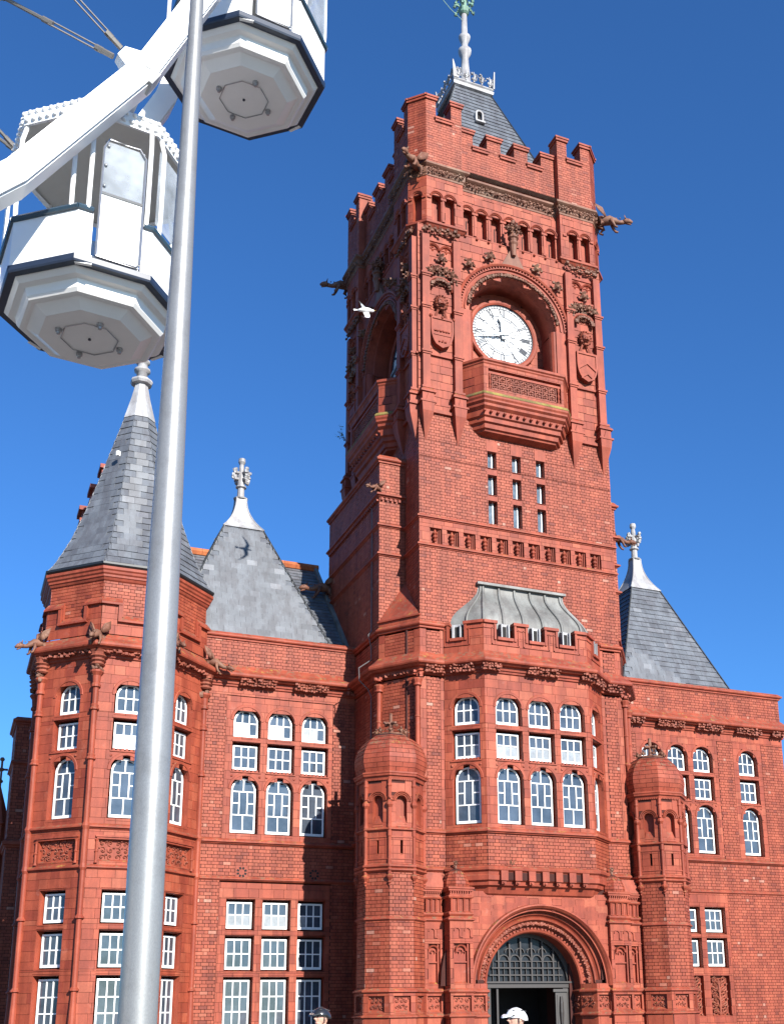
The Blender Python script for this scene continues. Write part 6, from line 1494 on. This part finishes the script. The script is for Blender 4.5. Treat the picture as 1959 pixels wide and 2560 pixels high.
# ---------------------------------------------------------------- two people at the foot of the picture
def person(px, py, depth, face, jacket, helmet, label):
    d = Fw * FPX + Rt * (px - CXP) - Up * (py - CYP); hc = EYE + d / FPX * depth
    g = empty('person', (hc.x, hc.y, 0), label=label, category='person', group=None) if False else empty('person', (hc.x, hc.y, 0), label=label, category='person')
    g.rotation_euler = (0, 0, face); H = hc.z                     # H: height of the head's centre; faces +x
    k = H / 1.53
    Z = lambda z: z * k
    mb = MB(); T = mb.tube
    mb.blob((0, 0, H + .01), .098, 12, 9, 0, (1.08, .82, 1.2)); mb.blob((.035, 0, H - .065), .06, 10, 7, 0, (1, .85, .9)); mb.tube([(.09, 0, H + .01), (.122, 0, H - .02), (.10, 0, H - .032)], [.012, .02, .016], 6)
    mb.blob((.085, 0, H - .068), .022, 6, 4, 0, (.8, 1.4, .5))
    for s in (-1, 1): mb.blob((-.0, s * .082, H - .005), .026, 6, 4, 0, (1, .4, 1.4))
    T([(-.02, 0, H - .06), (-.02, 0, H - .16), (-.02, 0, H - .2)], [.055, .055, .07], 10)
    T([(-.02, 0, Z(1.36)), (-.01, 0, Z(1.25)), (0, 0, Z(1.1)), (0, 0, Z(.95)), (0, 0, Z(.85))], [.10, .15, .14, .13, .13], 12)
    for s in (-1, 1):
        T([(-.02, s * .10, Z(1.32)), (-.02, s * .19, Z(1.28)), (-.03, s * .24, Z(1.05)), (.05, s * .24, Z(.84)), (.08, s * .235, Z(.77))], [.06, .06, .048, .036, .028], 8)
        T([(0, s * .09, Z(.88)), (.02, s * .10, Z(.48)), (-.01, s * .10, Z(.09))], [.088, .06, .042], 8); T([(-.04, s * .10, .04), (.14, s * .11, .03)], [.04, .035], 7)
        T([(.08, s * .235, Z(.78)), (.11, s * .23, Z(.70))], [.034, .032], 7)
        for q in range(4): T([(.105 + q * .012, s * (.215 + q * .009), Z(.72)), (.12 + q * .012, s * (.215 + q * .009), Z(.64)), (.13 + q * .008, s * .215, Z(.60))], [.0095, .009, .008], 5)
        T([(.09, s * .205, Z(.75)), (.115, s * .185, Z(.69))], [.011, .009], 5)
    o = mb.build('body', 'skin', g, smooth=True); m = o.modifiers.new('one_skin', 'REMESH'); m.mode = 'VOXEL'; m.voxel_size = .0085; m.use_smooth_shade = True
    for s in (-1, 1):
        mb = MB(); mb.blob((.093, s * .032, H + .012), .012, 6, 4, 0); mb.build('eye', 'gull_dark', g)
    mb = MB(); T = mb.tube
    T([(-.02, 0, H - .17), (-.03, 0, H - .20), (-.02, 0, Z(1.33)), (-.01, 0, Z(1.25)), (0, 0, Z(1.1)), (0, 0, Z(.95)), (0, 0, Z(.86))], [.072, .085, .15, .18, .165, .155, .16], 14)
    for s in (-1, 1): T([(-.02, s * .10, Z(1.31)), (-.02, s * .20, Z(1.27)), (-.03, s * .25, Z(1.05)), (.05, s * .25, Z(.85)), (.075, s * .24, Z(.79))], [.085, .08, .062, .05, .045], 9)
    o = mb.build('jacket', jacket, g, smooth=True); m = o.modifiers.new('cloth', 'REMESH'); m.mode = 'VOXEL'; m.voxel_size = .012; m.use_smooth_shade = True
    mb = MB(); T = mb.tube; T([(0, 0, Z(.93)), (0, 0, Z(.82))], [.15, .15], 12)
    for s in (-1, 1): T([(0, s * .085, Z(.88)), (.02, s * .10, Z(.48)), (-.01, s * .10, Z(.08))], [.10, .075, .06], 9)
    o = mb.build('trousers', 'trousers_dark', g, smooth=True); m = o.modifiers.new('cloth', 'REMESH'); m.mode = 'VOXEL'; m.voxel_size = .012; m.use_smooth_shade = True
    for s in (-1, 1): mb = MB(); mb.tube([(-.06, s * .10, .045), (.06, s * .105, .045), (.17, s * .11, .035)], [.05, .048, .03], 8); mb.build('shoe', 'shoes_black', g, smooth=True)
    mb = MB(); rg = []                                            # helmet shell, longer at the back, with vents
    for i in range(8):
        t = i / 7; z = H + .018 + .118 * math.sin(t * PI / 2); r = math.cos(t * PI / 2) + .02
        rg.append([((.148 if math.cos(a) < 0 else .140) * r * math.cos(a) - .005, .108 * r * math.sin(a), z - (.035 * (1 - t) if math.cos(a) < -.3 else 0)) for a in [2 * PI * j / 20 for j in range(20)]])
    mb.rings(rg); h = mb.build('helmet', helmet, g, smooth=True)
    mb = MB(); mb.rings([[(x, .095 * s, H + .02 + dz) for x, s, dz in ((.12, -1, .02), (.19, -.5, 0), (.205, 0, -.005), (.19, .5, 0), (.12, 1, .02))], [(x, .095 * s, H + .04 + dz) for x, s, dz in ((.12, -1, .02), (.18, -.5, 0), (.195, 0, -.003), (.18, .5, 0), (.12, 1, .02))]]); mb.build('visor', helmet, h)
    for x, y, z, L in ((.06, .055, .105, .03), (.06, -.055, .105, .03), (-.03, .07, .10, .03), (-.03, -.07, .10, .03), (.10, .085, .045, .02), (.10, -.085, .045, .02), (.0, .0, .133, .03), (-.09, .04, .09, .025), (-.09, -.04, .09, .025)):
        mb = MB(); mb.blob((x, y, H + z), .018, 8, 4, 0, (1.7, .6, .5)); mb.build('vent', 'gull_dark', h)
    mb = MB()
    for s in (-1, 1): mb.tube([(.03, s * .10, H + .02), (.02, s * .085, H - .06), (.03, s * .0, H - .115)], .006, 5)
    mb.build('chin_strap', 'gull_dark', h)
person(1290, 2549, 13.6, math.radians(188), 'jacket_white', 'helmet_white', 'person in a white cycle helmet and white jacket before the doorway')
person(803, 2545, 15.2, math.radians(205), 'jacket_yellow', 'helmet_black', 'person in a black cycle helmet and pale yellow jacket below the wing windows')

# ---------------------------------------------------------------- weeds rooted in ledges
def weed(loc, s, out, n, label, leafy):
    g = empty('weed', toW(loc), label=label, category='plant'); mb = MB(); lf = MB()
    for k in range(n):
        a = ru(0, 6.28); L = s * ru(.5, 1); d = Vector((out[0] + .5 * math.cos(a), out[1] + .5 * math.sin(a), ru(.1, .9))).normalized()
        p = [Vector((0, 0, 0)) + d * L * t + Vector((0, 0, .25 * L * t * t)) for t in (0, .3, .6, 1)]; mb.tube(p, [.008 * s + .003, .004, .003, .002], 4)
        for q in range(leafy):
            c = p[1].lerp(p[3], ru(0, 1)) + Vector((ru(-1, 1), ru(-1, 1), ru(-1, 1))) * s * .08; r = s * ru(.05, .09); v = Vector((ru(-1, 1), ru(-1, 1), ru(-.5, .5))).normalized() * r; u = v.cross(Vector((ru(-1, 1), ru(-1, 1), 1))).normalized() * r * .5
            lf.quad(c - v, c + u, c + v, c - u)
    mb.build('stem', 'twig', g); lf.build('leaves', 'leaf', g, kind='stuff')
weed((-.05, 7.25, 22.5), .62, (-.8, .1), 7, 'straggly twiggy weed on the left edge of the clock tower', 4)
weed((2.38, -1.0, 5.56), .20, (0, -.3), 9, 'small green weed on the ledge below the bay window', 7)
for x, z in ((-3.15, 12.22), (-2.72, 12.14)): weed((x, 3.36, z), .07, (0, -.6), 5, 'tiny dark weed in the parapet brickwork, ' + ('left' if x < -3 else 'right') + ' of a pair', 5)
